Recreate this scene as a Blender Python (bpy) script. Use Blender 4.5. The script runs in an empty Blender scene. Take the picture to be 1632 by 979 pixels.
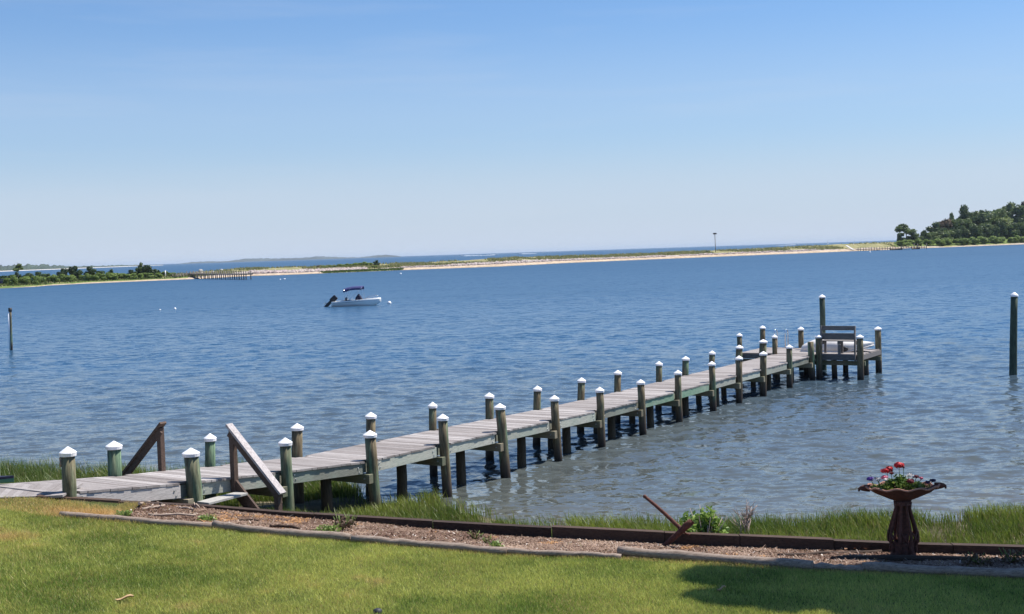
import bpy, bmesh, math, random
import numpy as np
from mathutils import Vector, Matrix, Euler
R = math.radians
random.seed(7); rng = np.random.default_rng(7)
sc = bpy.context.scene
col = sc.collection

# ------------------------------------------------------------ camera, sky, sun, exposure
H = 5.36                       # eye height above the water
F = 1950.0                     # focal length in photo pixels (photo 1632 x 979)
cam_d = bpy.data.cameras.new('camera'); cam = bpy.data.objects.new('camera', cam_d); col.objects.link(cam)
cam_d.sensor_width = 36.0; cam_d.lens = 36.0*F/1632.0
cam_d.clip_start = 0.1; cam_d.clip_end = 60000
PITCH = math.atan(86.9/F); ROLL = R(1.86)
CAMROT = (Matrix.Rotation(math.pi/2-PITCH, 4, 'X') @ Matrix.Rotation(-ROLL, 4, 'Z')).to_3x3()
cam.location = (0, 0, H); cam.rotation_euler = CAMROT.to_euler()
sc.camera = cam

SKY_TINT = (.66, 1.0, 1.34, 1); SKY_LOW = (5.9, 6.75, 8.1, 1)
SUN_EL, SUN_AZ = R(60), R(68)       # azimuth measured clockwise from the viewing direction (+Y)
world = bpy.data.worlds.new('World'); sc.world = world; world.use_nodes = True
wn = world.node_tree.nodes; wl = world.node_tree.links
for n in list(wn): wn.remove(n)
sky = wn.new('ShaderNodeTexSky'); sky.sky_type = 'NISHITA'; sky.sun_disc = False
sky.sun_elevation = SUN_EL; sky.sun_rotation = SUN_AZ
sky.altitude = 0; sky.air_density = 1.0; sky.dust_density = 0.6; sky.ozone_density = 3.0
bg = wn.new('ShaderNodeBackground'); bg.inputs['Strength'].default_value = 0.075
wo = wn.new('ShaderNodeOutputWorld')
# the lowest few degrees of the sky are pale with sea haze
tc = wn.new('ShaderNodeTexCoord'); sxyz = wn.new('ShaderNodeSeparateXYZ'); wl.new(tc.outputs['Generated'], sxyz.inputs[0])
cr_ = wn.new('ShaderNodeValToRGB'); cr_.color_ramp.interpolation = 'EASE'
el = cr_.color_ramp.elements; el[0].position = 0.0; el[0].color = (.97, .97, .97, 1); el[1].position = .40; el[1].color = (0, 0, 0, 1)
for pp_, cc_ in ((.035, .82), (.10, .42), (.20, .13)):
    e_ = el.new(pp_); e_.color = (cc_, cc_, cc_, 1)
wl.new(sxyz.outputs[2], cr_.inputs[0])
tint = wn.new('ShaderNodeMix'); tint.data_type = 'RGBA'; tint.blend_type = 'MULTIPLY'; tint.inputs[0].default_value = 1.0
wl.new(sky.outputs[0], tint.inputs[6]); tint.inputs[7].default_value = SKY_TINT
hz = wn.new('ShaderNodeMix'); hz.data_type = 'RGBA'; wl.new(cr_.outputs[0], hz.inputs[0]); wl.new(tint.outputs[2], hz.inputs[6]); hz.inputs[7].default_value = SKY_LOW
wm = wn.new('ShaderNodeMapping'); wm.inputs['Scale'].default_value = (2.2, 2.2, 26); wm.inputs['Rotation'].default_value = (0, R(3), 0); wl.new(tc.outputs['Generated'], wm.inputs[0])
wz = wn.new('ShaderNodeTexNoise'); wz.inputs['Scale'].default_value = 1.6; wz.inputs['Detail'].default_value = 5; wz.inputs['Roughness'].default_value = .6; wl.new(wm.outputs[0], wz.inputs['Vector'])
wr = wn.new('ShaderNodeMapRange'); wr.inputs[1].default_value = .52; wr.inputs[2].default_value = .82; wr.inputs[4].default_value = .16; wl.new(wz.outputs['Fac'], wr.inputs[0])
wc = wn.new('ShaderNodeMix'); wc.data_type = 'RGBA'; wl.new(wr.outputs[0], wc.inputs[0]); wl.new(hz.outputs[2], wc.inputs[6]); wc.inputs[7].default_value = (6.6, 7.1, 8.0, 1)
wl.new(wc.outputs[2], bg.inputs[0]); wl.new(bg.outputs[0], wo.inputs[0])
sun_d = bpy.data.lights.new('sun', 'SUN'); sun = bpy.data.objects.new('sun', sun_d); col.objects.link(sun)
sun_d.energy = 5.0; sun_d.angle = R(0.53); sun_d.color = (1.0, 0.955, 0.89)
sdir = Vector((math.sin(SUN_AZ)*math.cos(SUN_EL), math.cos(SUN_AZ)*math.cos(SUN_EL), math.sin(SUN_EL)))
sun.rotation_euler = sdir.to_track_quat('Z', 'Y').to_euler(); sun.location = (0, 0, 60)
sc.view_settings.view_transform = 'Standard'; sc.view_settings.look = 'None'
sc.view_settings.exposure = 0.45; sc.view_settings.gamma = 1.0; sc.view_settings.use_curve_mapping = False
sc.render.engine = 'CYCLES'
cy = sc.cycles
cy.max_bounces = 6; cy.diffuse_bounces = 2; cy.glossy_bounces = 3; cy.transmission_bounces = 4; cy.transparent_max_bounces = 8
cy.volume_bounces = 0; cy.sample_clamp_indirect = 6; cy.use_denoising = True
cy.caustics_reflective = False; cy.caustics_refractive = False

# ------------------------------------------------------------ from photo pixels to places
def ray(px, py):
    return CAMROT @ Vector(((px-816)/F, (489.5-py)/F, -1.0))
def P(px, py, z=0.0):
    d = ray(px, py); t = (z-H)/d.z
    return Vector((d.x*t, d.y*t, z))
def Q(px, py, Y):
    d = ray(px, py); t = Y/d.y
    return Vector((d.x*t, Y, H+d.z*t))
def proj(p):
    q = CAMROT.transposed() @ (Vector(p)-Vector((0, 0, H)))
    return (816+F*q.x/-q.z, 489.5-F*q.y/-q.z)

# ------------------------------------------------------------ object helpers
def tag(o, label=None, cat=None, group=None, kind=None):
    if label: o['label'] = label
    if cat: o['category'] = cat
    if group: o['group'] = group
    if kind: o['kind'] = kind
    return o
def empty(name, loc, rz=0.0, label=None, cat=None, group=None):
    o = bpy.data.objects.new(name, None); col.objects.link(o)
    o.location = loc; o.rotation_euler = (0, 0, rz); o.empty_display_size = 0.2
    return tag(o, label, cat, group)
def link(name, me, mats, parent=None):
    o = bpy.data.objects.new(name, me); col.objects.link(o)
    for m in (mats if isinstance(mats, (list, tuple)) else [mats]): me.materials.append(m)
    if parent: o.parent = parent
    return o
def copy_tree(o, parent=None):
    c = o.copy(); col.objects.link(c)
    if parent: c.parent = parent
    for ch in [x for x in bpy.data.objects if x.parent == o]: copy_tree(ch, c)
    return c

class MB:
    """collects simple shapes into one mesh"""
    def __init__(s): s.v = []; s.f = []; s.c = []; s.sm = []
    def add(s, vs, fs, c=0.5, smooth=False):
        o = len(s.v); s.v += [tuple(v) for v in vs]; s.c += [c]*len(vs)
        s.f += [tuple(i+o for i in f) for f in fs]; s.sm += [smooth]*len(fs)
    def hexa(s, p, c=0.5):      # 8 corners: bottom 4, top 4 (same winding, ccw from above)
        s.add(p, [(3,2,1,0),(4,5,6,7),(0,1,5,4),(1,2,6,5),(2,3,7,6),(3,0,4,7)], c)
    def box(s, x0, x1, y0, y1, z0, z1, c=0.5):
        s.hexa([(x0,y0,z0),(x1,y0,z0),(x1,y1,z0),(x0,y1,z0),(x0,y0,z1),(x1,y0,z1),(x1,y1,z1),(x0,y1,z1)], c)
    def bar(s, a, b, w, h, c=0.5, up=(0,0,1)):   # board from a to b: w sideways, h along 'up'
        a = Vector(a); b = Vector(b); d = (b-a).normalized(); u = Vector(up)
        sd = d.cross(u)
        if sd.length < 1e-4: sd = d.cross(Vector((0,1,0)))
        sd.normalize(); u = sd.cross(d).normalized()
        sd *= w/2; u *= h/2
        s.hexa([a-sd-u, a+sd-u, b+sd-u, b-sd-u, a-sd+u, a+sd+u, b+sd+u, b-sd+u], c)
    def tube(s, pts, radii, seg=12, c=0.5, caps=True, smooth=True, jit=0.0, flat=1.0):
        pts = [Vector(p) for p in pts]
        if not hasattr(radii, '__len__'): radii = [radii]*len(pts)
        vs = []; ref = None
        for i, p in enumerate(pts):
            d = (pts[min(i+1, len(pts)-1)]-pts[max(i-1, 0)])
            if d.length < 1e-9: d = Vector((0,0,1))
            d.normalize()
            if ref is None:
                ref = d.cross(Vector((0.0, 1.0, 0.001)))
                if ref.length < 0.2: ref = d.cross(Vector((1, 0, 0)))
                ref.normalize()
            ref = (ref-d*ref.dot(d)).normalized(); b = d.cross(ref)
            for k in range(seg):
                a = 2*math.pi*k/seg; r = radii[i]*(1+random.uniform(-jit, jit))
                vs.append(p+ref*math.cos(a)*r+b*math.sin(a)*r*flat)
        fs = []; n = len(pts)
        for i in range(n-1):
            for k in range(seg):
                k2 = (k+1) % seg
                fs.append((i*seg+k, i*seg+k2, (i+1)*seg+k2, (i+1)*seg+k))
        s.add(vs, fs, c, smooth)
        if caps:
            o = len(s.v)-len(vs)
            s.f.append(tuple(o+k for k in reversed(range(seg)))); s.sm.append(False)
            s.f.append(tuple(o+(n-1)*seg+k for k in range(seg))); s.sm.append(False)
    def lathe(s, prof, seg=20, c=0.5, centre=(0,0,0), smooth=True, wob=None):
        cx, cy_, cz = centre; vs = []; fs = []
        for r, z in prof:
            for k in range(seg):
                a = 2*math.pi*k/seg; rr, zz = r, z
                if wob: rr, zz = wob(r, z, a)
                vs.append((cx+rr*math.cos(a), cy_+rr*math.sin(a), cz+zz))
        for i in range(len(prof)-1):
            for k in range(seg):
                k2 = (k+1) % seg; fs.append((i*seg+k, i*seg+k2, (i+1)*seg+k2, (i+1)*seg+k))
        s.add(vs, fs, c, smooth)
    def ball(s, ctr, r, seg=10, rings=7, c=0.5, jit=0.0, smooth=True):
        if not hasattr(r, '__len__'): r = (r, r, r)
        vs = [(ctr[0], ctr[1], ctr[2]-r[2])]; fs = []
        for i in range(1, rings):
            t = math.pi*i/rings
            for k in range(seg):
                a = 2*math.pi*k/seg; q = 1+random.uniform(-jit, jit)
                vs.append((ctr[0]+r[0]*q*math.sin(t)*math.cos(a), ctr[1]+r[1]*q*math.sin(t)*math.sin(a), ctr[2]-r[2]*q*math.cos(t)))
        vs.append((ctr[0], ctr[1], ctr[2]+r[2])); L = len(vs)-1
        for k in range(seg):
            k2 = (k+1) % seg
            fs.append((0, 1+k2, 1+k)); fs.append((L, 1+(rings-2)*seg+k, 1+(rings-2)*seg+k2))
            for i in range(rings-2):
                a0 = 1+i*seg; fs.append((a0+k, a0+k2, a0+seg+k2, a0+seg+k))
        s.add(vs, fs, c, smooth)
    def build(s, name, mats, parent=None, bevel=0.0):
        me = bpy.data.meshes.new(name); me.from_pydata(s.v, [], s.f); me.update()
        at = me.attributes.new('var', 'FLOAT', 'POINT'); at.data.foreach_set('value', np.array(s.c, dtype=np.float32))
        me.polygons.foreach_set('use_smooth', s.sm)
        o = link(name, me, mats, parent)
        if bevel:
            m = o.modifiers.new('bevel', 'BEVEL'); m.width = bevel; m.segments = 2; m.limit_method = 'ANGLE'; m.angle_limit = R(50)
        return o

def np_mesh(name, V, Fc, mats, parent=None, C=None, smooth=False):
    """V (n,3), Fc (m,k) indices, C optional (n,3) colours"""
    V = np.asarray(V, dtype=np.float32); Fc = np.asarray(Fc, dtype=np.int32); m, k = Fc.shape
    me = bpy.data.meshes.new(name)
    me.vertices.add(len(V)); me.vertices.foreach_set('co', V.ravel())
    me.loops.add(m*k); me.loops.foreach_set('vertex_index', Fc.ravel())
    me.polygons.add(m); me.polygons.foreach_set('loop_start', np.arange(0, m*k, k, dtype=np.int32))
    try: me.polygons.foreach_set('loop_total', np.full(m, k, dtype=np.int32))
    except Exception: pass
    me.update(calc_edges=True)
    me.polygons.foreach_set('use_smooth', np.full(m, smooth))
    if C is not None:
        a = me.color_attributes.new('Col', 'FLOAT_COLOR', 'POINT')
        a.data.foreach_set('color', np.concatenate([np.asarray(C, dtype=np.float32), np.ones((len(V), 1), np.float32)], 1).ravel())
    return link(name, me, mats, parent)

# smooth value noise in numpy
_perm = rng.random((64, 64)).astype(np.float32)
def vnoise(x, y, s=1.0, o=0):
    x = np.asarray(x, float)/s+17.3*o; y = np.asarray(y, float)/s+5.1*o
    xi = np.floor(x).astype(int); yi = np.floor(y).astype(int); fx = x-xi; fy = y-yi
    fx = fx*fx*(3-2*fx); fy = fy*fy*(3-2*fy)
    g = lambda a, b: _perm[a % 64, b % 64]
    return (g(xi, yi)*(1-fx)*(1-fy)+g(xi+1, yi)*fx*(1-fy)+g(xi, yi+1)*(1-fx)*fy+g(xi+1, yi+1)*fx*fy)
def fnoise(x, y, s=1.0, o=0):
    return (vnoise(x, y, s, o)+.5*vnoise(x, y, s/2.1, o+1)+.25*vnoise(x, y, s/4.3, o+2))/1.75

# ------------------------------------------------------------ materials
def new_mat(name):
    m = bpy.data.materials.new(name); m.use_nodes = True; nt = m.node_tree
    for n in list(nt.nodes): nt.nodes.remove(n)
    out = nt.nodes.new('ShaderNodeOutputMaterial'); b = nt.nodes.new('ShaderNodeBsdfPrincipled')
    nt.links.new(b.outputs[0], out.inputs[0]); return m, nt, b, out
def N(nt, t, **kw):
    n = nt.nodes.new(t)
    for k, v in kw.items():
        if k in n.inputs: n.inputs[k].default_value = v
        else: setattr(n, k, v)
    return n
def rgb(c): return (c[0], c[1], c[2], 1.0)
def noise(nt, vec, scale, detail=3.0, rough=0.55):
    n = N(nt, 'ShaderNodeTexNoise'); n.inputs['Scale'].default_value = scale; n.inputs['Detail'].default_value = detail
    n.inputs['Roughness'].default_value = rough
    if vec is not None: nt.links.new(vec, n.inputs['Vector'])
    return n.outputs['Fac']
def ramp(nt, fac, stops):
    r = N(nt, 'ShaderNodeValToRGB'); e = r.color_ramp.elements
    while len(e) < len(stops): e.new(0.5)
    for i, (p, c) in enumerate(stops):
        e[i].position = p; e[i].color = rgb(c) if hasattr(c, '__len__') else (c, c, c, 1)
    nt.links.new(fac, r.inputs[0]); return r.outputs[0]
def mapr(nt, fac, a, b, c=0.0, d=1.0):
    m = N(nt, 'ShaderNodeMapRange'); m.inputs[1].default_value = a; m.inputs[2].default_value = b
    m.inputs[3].default_value = c; m.inputs[4].default_value = d; nt.links.new(fac, m.inputs[0]); return m.outputs[0]
def mixc(nt, fac, a, b, mode='MIX'):
    m = N(nt, 'ShaderNodeMix'); m.data_type = 'RGBA'; m.blend_type = mode
    for s, v in ((m.inputs[0], fac), (m.inputs[6], a), (m.inputs[7], b)):
        if hasattr(v, 'is_output') or isinstance(v, bpy.types.NodeSocket): nt.links.new(v, s)
        elif hasattr(v, '__len__'): s.default_value = rgb(v)
        else: s.default_value = v
    return m.outputs[2]
def mathn(nt, op, a, b=0.0):
    m = N(nt, 'ShaderNodeMath'); m.operation = op
    for s, v in ((m.inputs[0], a), (m.inputs[1], b)):
        if isinstance(v, bpy.types.NodeSocket): nt.links.new(v, s)
        else: s.default_value = v
    return m.outputs[0]
def coords(nt, scale=(1,1,1), kind='Object'):
    t = N(nt, 'ShaderNodeTexCoord'); m = N(nt, 'ShaderNodeMapping'); m.inputs['Scale'].default_value = scale
    nt.links.new(t.outputs[kind], m.inputs[0]); return m.outputs[0]
def bump(nt, b, h, strength=0.4, dist=0.01):
    n = N(nt, 'ShaderNodeBump'); n.inputs['Strength'].default_value = strength; n.inputs['Distance'].default_value = dist
    nt.links.new(h, n.inputs['Height']); nt.links.new(n.outputs[0], b.inputs['Normal']); return n

def plain(name, c, rough=0.5, metal=0.0, spec=0.5, var=0.12, scale=6.0, b_=0.0):
    m, nt, b, _ = new_mat(name); v = coords(nt)
    f = noise(nt, v, scale, 4)
    nt.links.new(mixc(nt, mapr(nt, f, .3, .7), [x*(1-var) for x in c], [min(1, x*(1+var)) for x in c]), b.inputs['Base Color'])
    b.inputs['Roughness'].default_value = rough; b.inputs['Metallic'].default_value = metal
    b.inputs['Specular IOR Level'].default_value = spec
    if b_: bump(nt, b, noise(nt, v, scale*6, 4), b_, 0.01)
    return m

def wood(name, lo, hi, grain=(1.5, 22, 22), stain=None, stain_s=2.0, stain_amt=.6, var_amt=.35, rough=.8, fine=1.0):
    """weathered timber: long grain, per-board tone from 'var', optional green or dark stain patches"""
    m, nt, b, _ = new_mat(name); v = coords(nt, grain); w = coords(nt)
    g = noise(nt, v, 3.0*fine, 6, .65); k = noise(nt, w, 3.0, 3)
    at = N(nt, 'ShaderNodeAttribute', attribute_name='var')
    t = mathn(nt, 'ADD', mathn(nt, 'MULTIPLY', g, 1.0-var_amt*.5), mathn(nt, 'MULTIPLY', mathn(nt, 'SUBTRACT', at.outputs['Fac'], .5), var_amt))
    c = ramp(nt, t, [(.22, lo), (.68, hi)])
    if stain:
        s = mapr(nt, noise(nt, w, stain_s, 4, .6), .42, .62)
        c = mixc(nt, mathn(nt, 'MULTIPLY', s, stain_amt), c, stain)
    cr = mapr(nt, noise(nt, v, 7.0*fine, 3, .7), .36, .44)     # checks and cracks
    c = mixc(nt, cr, mixc(nt, .55, c, (0.02, .015, .012)), c)
    nt.links.new(c, b.inputs['Base Color'])
    b.inputs['Roughness'].default_value = rough; b.inputs['Specular IOR Level'].default_value = .25
    bump(nt, b, g, .5, .006)
    return m

M = {}
M['deck'] = wood('deck_boards', (.22, .19, .175), (.49, .45, .425), (1.2, 26, 26), var_amt=.55)
M['rim'] = wood('rim_board', (.22, .22, .18), (.55, .54, .46), (26, 1.3, 26), stain=(.34, .42, .34), stain_s=1.0, stain_amt=.4, var_amt=.5)
M['rimgreen'] = wood('green_rim_board', (.14, .24, .16), (.34, .50, .36), (26, 1.3, 26), stain=(.42, .44, .36), stain_s=1.6, stain_amt=.5, var_amt=.4)
M['rimgrey'] = wood('grey_rim_board', (.27, .24, .22), (.60, .55, .51), (26, 1.3, 26), var_amt=.4)
M['beam'] = wood('cross_beam', (.16, .13, .09), (.42, .36, .25), (1.4, 24, 24), stain=(.14, .20, .12), stain_amt=.5)
M['rail'] = wood('grey_rail', (.30, .26, .25), (.62, .57, .55), (8, 8, 8), var_amt=.4)
M['railbrown'] = wood('brown_rail', (.07, .045, .035), (.19, .13, .10), (8, 8, 8), var_amt=.4)
M['tread'] = wood('pale_tread', (.30, .29, .27), (.58, .55, .50), (20, 2, 20))
M['timber'] = wood('retaining_timber', (.035, .022, .016), (.115, .072, .05), (1.5, 14, 14), var_amt=.5)
M['log'] = wood('border_log', (.19, .135, .10), (.54, .44, .36), (2, 18, 18), var_amt=.6)
M['drift'] = wood('driftwood', (.28, .2, .15), (.55, .44, .35), (5, 14, 14))
M['bench'] = wood('bench_boards', (.13, .115, .105), (.33, .30, .28), (1.5, 20, 20))
M['farwood'] = plain('far_dock_wood', (.19, .16, .13), .85, var=.3, scale=.8)
M['plastic'] = plain('white_cap_plastic', (.92, .90, .90), .35, var=.02)
M['bolt'] = plain('galvanised_bolt', (.45, .45, .44), .4, .8)
M['rust'] = plain('rusty_iron', (.125, .045, .03), .85, .1, var=.4, scale=25, b_=.5)
M['rustlit'] = plain('sunlit_rust_rim', (.46, .23, .16), .85, .0, var=.4, scale=30, b_=.5)  # sunlight on the birdbath rim is put into this paler rust colour
M['steel'] = plain('stainless_tube', (.75, .75, .77), .22, 1.0, var=.03)
M['white_gel'] = plain('white_gelcoat', (.80, .80, .78), .22, var=.02)
M['dinghy'] = plain('dinghy_hull', (.70, .66, .62), .5, var=.08, scale=3)
M['rubber'] = plain('black_rubber', (.025, .025, .028), .6)
M['outboard'] = plain('black_outboard', (.012, .012, .016), .3)
M['navy'] = plain('navy_canvas', (.035, .04, .15), .8, var=.1)
M['navydark'] = plain('dark_cover', (.01, .012, .04), .8)
M['maroon'] = plain('maroon_stripe', (.12, .04, .06), .4)
M['canoe'] = plain('dark_green_hull', (.01, .10, .06), .4)
M['canoedeck'] = plain('dark_blue_cover', (.012, .014, .04), .7)
M['glass'] = plain('tinted_glass', (.05, .06, .07), .08)

def piling_mat(name, green):
    """round treated piling: vertical grain, green treatment, brown weathering, dark wet growth at the waterline"""
    m, nt, b, _ = new_mat(name)
    v = coords(nt, (9, 9, 1.1)); w = coords(nt)
    inf = N(nt, 'ShaderNodeObjectInfo'); geo = N(nt, 'ShaderNodeNewGeometry'); sx = N(nt, 'ShaderNodeSeparateXYZ')
    nt.links.new(geo.outputs['Position'], sx.inputs[0])
    add = N(nt, 'ShaderNodeVectorMath'); add.operation = 'ADD'; nt.links.new(v, add.inputs[0])
    cmb = N(nt, 'ShaderNodeCombineXYZ'); nt.links.new(mathn(nt, 'MULTIPLY', inf.outputs['Random'], 40), cmb.inputs[0]); nt.links.new(cmb.outputs[0], add.inputs[1])
    v = add.outputs[0]
    g = noise(nt, v, 2.4, 6, .65); p = noise(nt, v, .55, 3, .5)
    brown = ramp(nt, g, [(.30, (.055, .040, .022)), (.70, (.27, .215, .125))])
    grn = ramp(nt, g, [(.32, (.04, .085, .05)), (.70, (.215, .31, .19))])
    f = mapr(nt, p, .40+(.11 if not green else -.09), .60+(.08 if not green else -.05))
    c = mixc(nt, f, brown, grn)
    kn = mapr(nt, noise(nt, v, 5.0, 2), .30, .36)
    c = mixc(nt, kn, mixc(nt, .6, c, (.03, .018, .012)), c)
    zz = mathn(nt, 'ADD', sx.outputs[2], mathn(nt, 'MULTIPLY', mathn(nt, 'SUBTRACT', g, .5), .35))
    tide = mapr(nt, zz, .28, .62)
    wet = mixc(nt, mapr(nt, zz, .02, .25), (.018, .014, .011), (.075, .055, .042))
    if not green: c = mixc(nt, tide, wet, c)
    nt.links.new(c, b.inputs['Base Color']); b.inputs['Roughness'].default_value = .75; b.inputs['Specular IOR Level'].default_value = .3
    bump(nt, b, g, .7, .012)
    return m
M['pile'] = piling_mat('weathered_piling', False); M['piledarkgreen'] = wood('dark_green_piling', (.025,.03,.024), (.13,.17,.115), (9,9,1.1)); M['piledark'] = wood('shade_toned_piling', (.035,.026,.018), (.13,.10,.065), (9,9,1.1)); M['leaf_tan'] = plain('tan_leaf', (.50, .33, .17), .8); M['pilegreen'] = piling_mat('green_piling', True)  # piledark has the shade under the deck put into its colour

def leaf_mat(name, lo, hi, trans=.35, attr=False, scale=.6, rough=.6, noise_amt=1.0):
    m, nt, b, out = new_mat(name); nt.nodes.remove(b)
    if attr:
        a = N(nt, 'ShaderNodeAttribute', attribute_name='Col'); c = a.outputs['Color']
    else:
        w = coords(nt); inf = N(nt, 'ShaderNodeObjectInfo')
        at = N(nt, 'ShaderNodeAttribute', attribute_name='var')
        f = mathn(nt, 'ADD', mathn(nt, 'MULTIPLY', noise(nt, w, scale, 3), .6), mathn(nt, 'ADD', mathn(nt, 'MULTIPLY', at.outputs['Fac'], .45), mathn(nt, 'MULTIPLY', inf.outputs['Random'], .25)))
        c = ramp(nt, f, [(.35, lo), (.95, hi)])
    d = N(nt, 'ShaderNodeBsdfDiffuse'); t = N(nt, 'ShaderNodeBsdfTranslucent'); g = N(nt, 'ShaderNodeBsdfGlossy'); g.inputs['Roughness'].default_value = .45
    nt.links.new(c, d.inputs[0]); nt.links.new(c, t.inputs[0])
    m1 = N(nt, 'ShaderNodeMixShader'); m1.inputs[0].default_value = trans
    nt.links.new(d.outputs[0], m1.inputs[1]); nt.links.new(t.outputs[0], m1.inputs[2])
    m2 = N(nt, 'ShaderNodeMixShader'); m2.inputs[0].default_value = .03
    nt.links.new(m1.outputs[0], m2.inputs[1]); nt.links.new(g.outputs[0], m2.inputs[2]); nt.links.new(m2.outputs[0], out.inputs[0])
    return m
M['blade'] = leaf_mat('grass_blade', None, None, .4, attr=True)
M['mulch'] = leaf_mat('mulch_chip', None, None, .0, attr=True)
M['tree_dark'] = leaf_mat('dark_oak_leaves', (.045, .075, .022), (.14, .19, .06), .35, scale=.12)
M['tree_mid'] = leaf_mat('mid_green_leaves', (.07, .11, .03), (.22, .28, .085), .4, scale=.12)
M['tree_light'] = leaf_mat('light_green_leaves', (.10, .14, .04), (.30, .35, .12), .4, scale=.12)
M['juniper'] = leaf_mat('juniper_leaves', (.02, .042, .014), (.08, .13, .035), .2, scale=.3)
M['shrubgreen'] = leaf_mat('shrub_leaves', (.13, .20, .04), (.32, .41, .11), .4, scale=.3)
M['brownish'] = leaf_mat('dry_leaves', (.08, .05, .03), (.20, .14, .08), .2, scale=.3)
M['glossleaf'] = leaf_mat('bright_leaves', (.09, .17, .02), (.42, .56, .14), .4, scale=3)
M['plantleaf'] = leaf_mat('planter_leaves', (.05, .12, .02), (.30, .38, .07), .35, scale=9)
M['bark'] = plain('bark', (.12, .09, .07), .9, var=.4, scale=3, b_=.6)
M['twig'] = plain('dry_twig', (.42, .32, .27), .9, var=.25, scale=9)
M['red'] = plain('red_petals', (.50, .012, .018), .6, var=.3, scale=30)
M['darkred'] = plain('dark_red_petals', (.16, .010, .015), .6, var=.3, scale=30)
M['pink'] = plain('pink_petals', (.72, .16, .24), .6, var=.2, scale=30)
M['whitep'] = plain('white_petals', (.78, .74, .70), .6, var=.05, scale=30)
M['purple'] = plain('purple_petals', (.09, .03, .30), .6, var=.2, scale=30)
M['darkpurple'] = plain('dark_purple_petals', (.02, .012, .07), .6, var=.2, scale=30)
M['rock'] = plain('riprap_rock', (.36, .30, .27), .9, var=.35, scale=.5)
M['palerock'] = plain('pale_rock', (.55, .52, .48), .9, var=.2, scale=2)
M['foam'] = plain('foam', (.85, .87, .88), .7, var=.05)
# ------------------------------------------------------------ shore terrain
def line_xy(pts):      # (px, py, z) -> arrays x, y, z sorted by x
    w = sorted([tuple(P(a, b, z)) for a, b, z in pts])
    return np.array([p[0] for p in w]), np.array([p[1] for p in w]), np.array([p[2] for p in w])
WALLPX = [(57,792,1.93),(195,800,1.70),(320,806,1.48),(454,817,1.36),(620,827,1.32),(800,837,1.30),(1100,852,1.27),(1450,867,1.25),(1632,872,1.24),(1800,877,1.23)]
LOGPX = [(95,820,1.76),(340,838,1.62),(560,858,1.52),(800,880,1.43),(985,886,1.39),(1300,905,1.33),(1632,918,1.29),(1800,924,1.28)]
wx, wy, wz = line_xy([(-200,786,1.95)]+WALLPX); lx, ly, lz = line_xy([(-200,800,1.93),(20,808,1.87)]+LOGPX)
EDGE = [(-60,36),(-20,33.5),(-13.4,31),(-8.6,28.9),(-5.2,28.6),(-4.0,28.2),(-3.2,26.6),(-1.5,25.7),(-.2,24.1),(.9,22.9),(4.3,22.6),(9.3,22.9),(14,22.4),(40,20),(60,19)]
ex = np.array([p[0] for p in EDGE], float); ey = np.array([p[1] for p in EDGE], float)
WALLDROP = (np.array([-9,-6,-4.2,-2.2,-.3,2.2,5,9]), np.array([0,.0,.05,.08,.15,.155,.12,.12]))
BEDX = P(222, 812, 1.65).x
def ground(x, y):
    """height of the shore, and the weight of lawn, bed, marsh"""
    x = np.asarray(x, float); y = np.asarray(y, float)
    yL = np.interp(x, lx, ly); zL = np.interp(x, lx, lz); yW = np.interp(x, wx, wy); zW = np.interp(x, wx, wz)
    yE = np.interp(x, ex, ey)+.5*(fnoise(x, y*0, 2.2, 3)-.5)
    zB = zW-np.interp(x, *WALLDROP)-.02
    lawn = zL-.03+.022*np.clip(yL-y, 0, 30)+.03*(fnoise(x, y, 2.5, 9)-.5)
    t = np.clip((y-yL)/np.maximum(yW-yL, .05), 0, 1)
    bed = (zL-.03)*(1-t)+zB*t+.07*(fnoise(x, y, .5, 4)-.5)*np.clip(t*6, 0, 1)*np.clip((1-t)*4, .25, 1)
    s = np.clip((y-yW)/np.maximum(yE-yW, .5), 0, 1)
    zM = np.where(x < -7, zW-.25, zW-.42)
    marsh = zM*(1-s)**1.25+.01+.10*(fnoise(x, y, 1.3, 6)-.5)*(1-s)
    sea = -.13*(y-yE)
    z = np.where(y < yL, lawn, np.where(y < yW+.05, bed, np.where(y < yE, marsh, np.maximum(sea, -1.6))))
    zone = np.where(y < yL, 0, np.where(y < yW, 1, np.where(y < yE, 2, 3)))
    zone = np.where((zone == 1) & (x < BEDX-.25*fnoise(x, y, .4, 8)), 0, zone)
    return z, zone
def gz(x, y): return float(ground(x, y)[0])
def grid_axis(lo, a, b, hi, fine, coarse):
    l = list(np.arange(a, b, fine)); v = a
    while v > lo: coarse *= 1.12; v -= coarse; l.insert(0, v)
    v = b; c2 = fine*3
    while v < hi: l.append(v); c2 *= 1.12; v += c2
    return np.array(l)
gx = grid_axis(-70, -14, 12, 70, .09, .3); gy = grid_axis(-14, 10.5, 33, 75, .07, .3)
X, Y = np.meshgrid(gx, gy); Z, zone = ground(X, Y)
nx, ny = len(gx), len(gy)
def grid_faces(nx, ny):
    i = np.arange(ny-1)[:, None]*nx+np.arange(nx-1)[None, :]
    return np.stack([i, i+1, i+nx+1, i+nx], -1).reshape(-1, 4)
n1 = fnoise(X, Y, .8, 1); n2 = fnoise(X, Y, 3.0, 2)
def lerp(a, b, t): return np.asarray(a)*(1-t[..., None])+np.asarray(b)*t[..., None]
cl = lerp((.055,.07,.02), (.16,.13,.05), np.clip((n1-.35)*2, 0, 1))
spx = P(165, 812, 1.78); sw = np.exp(-(((X-spx.x)/.95)**2+((Y-spx.y)/.32)**2)); cl = cl*(1-sw[..., None])+np.array((.40,.26,.11))*sw[..., None]
cb = lerp((.12,.07,.05), (.27,.18,.13), np.clip((fnoise(X, Y, .16, 5)-.2)*1.6, 0, 1))
cm = lerp((.06,.055,.03), (.19,.16,.10), np.clip((n1-.3)*2, 0, 1))
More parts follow.
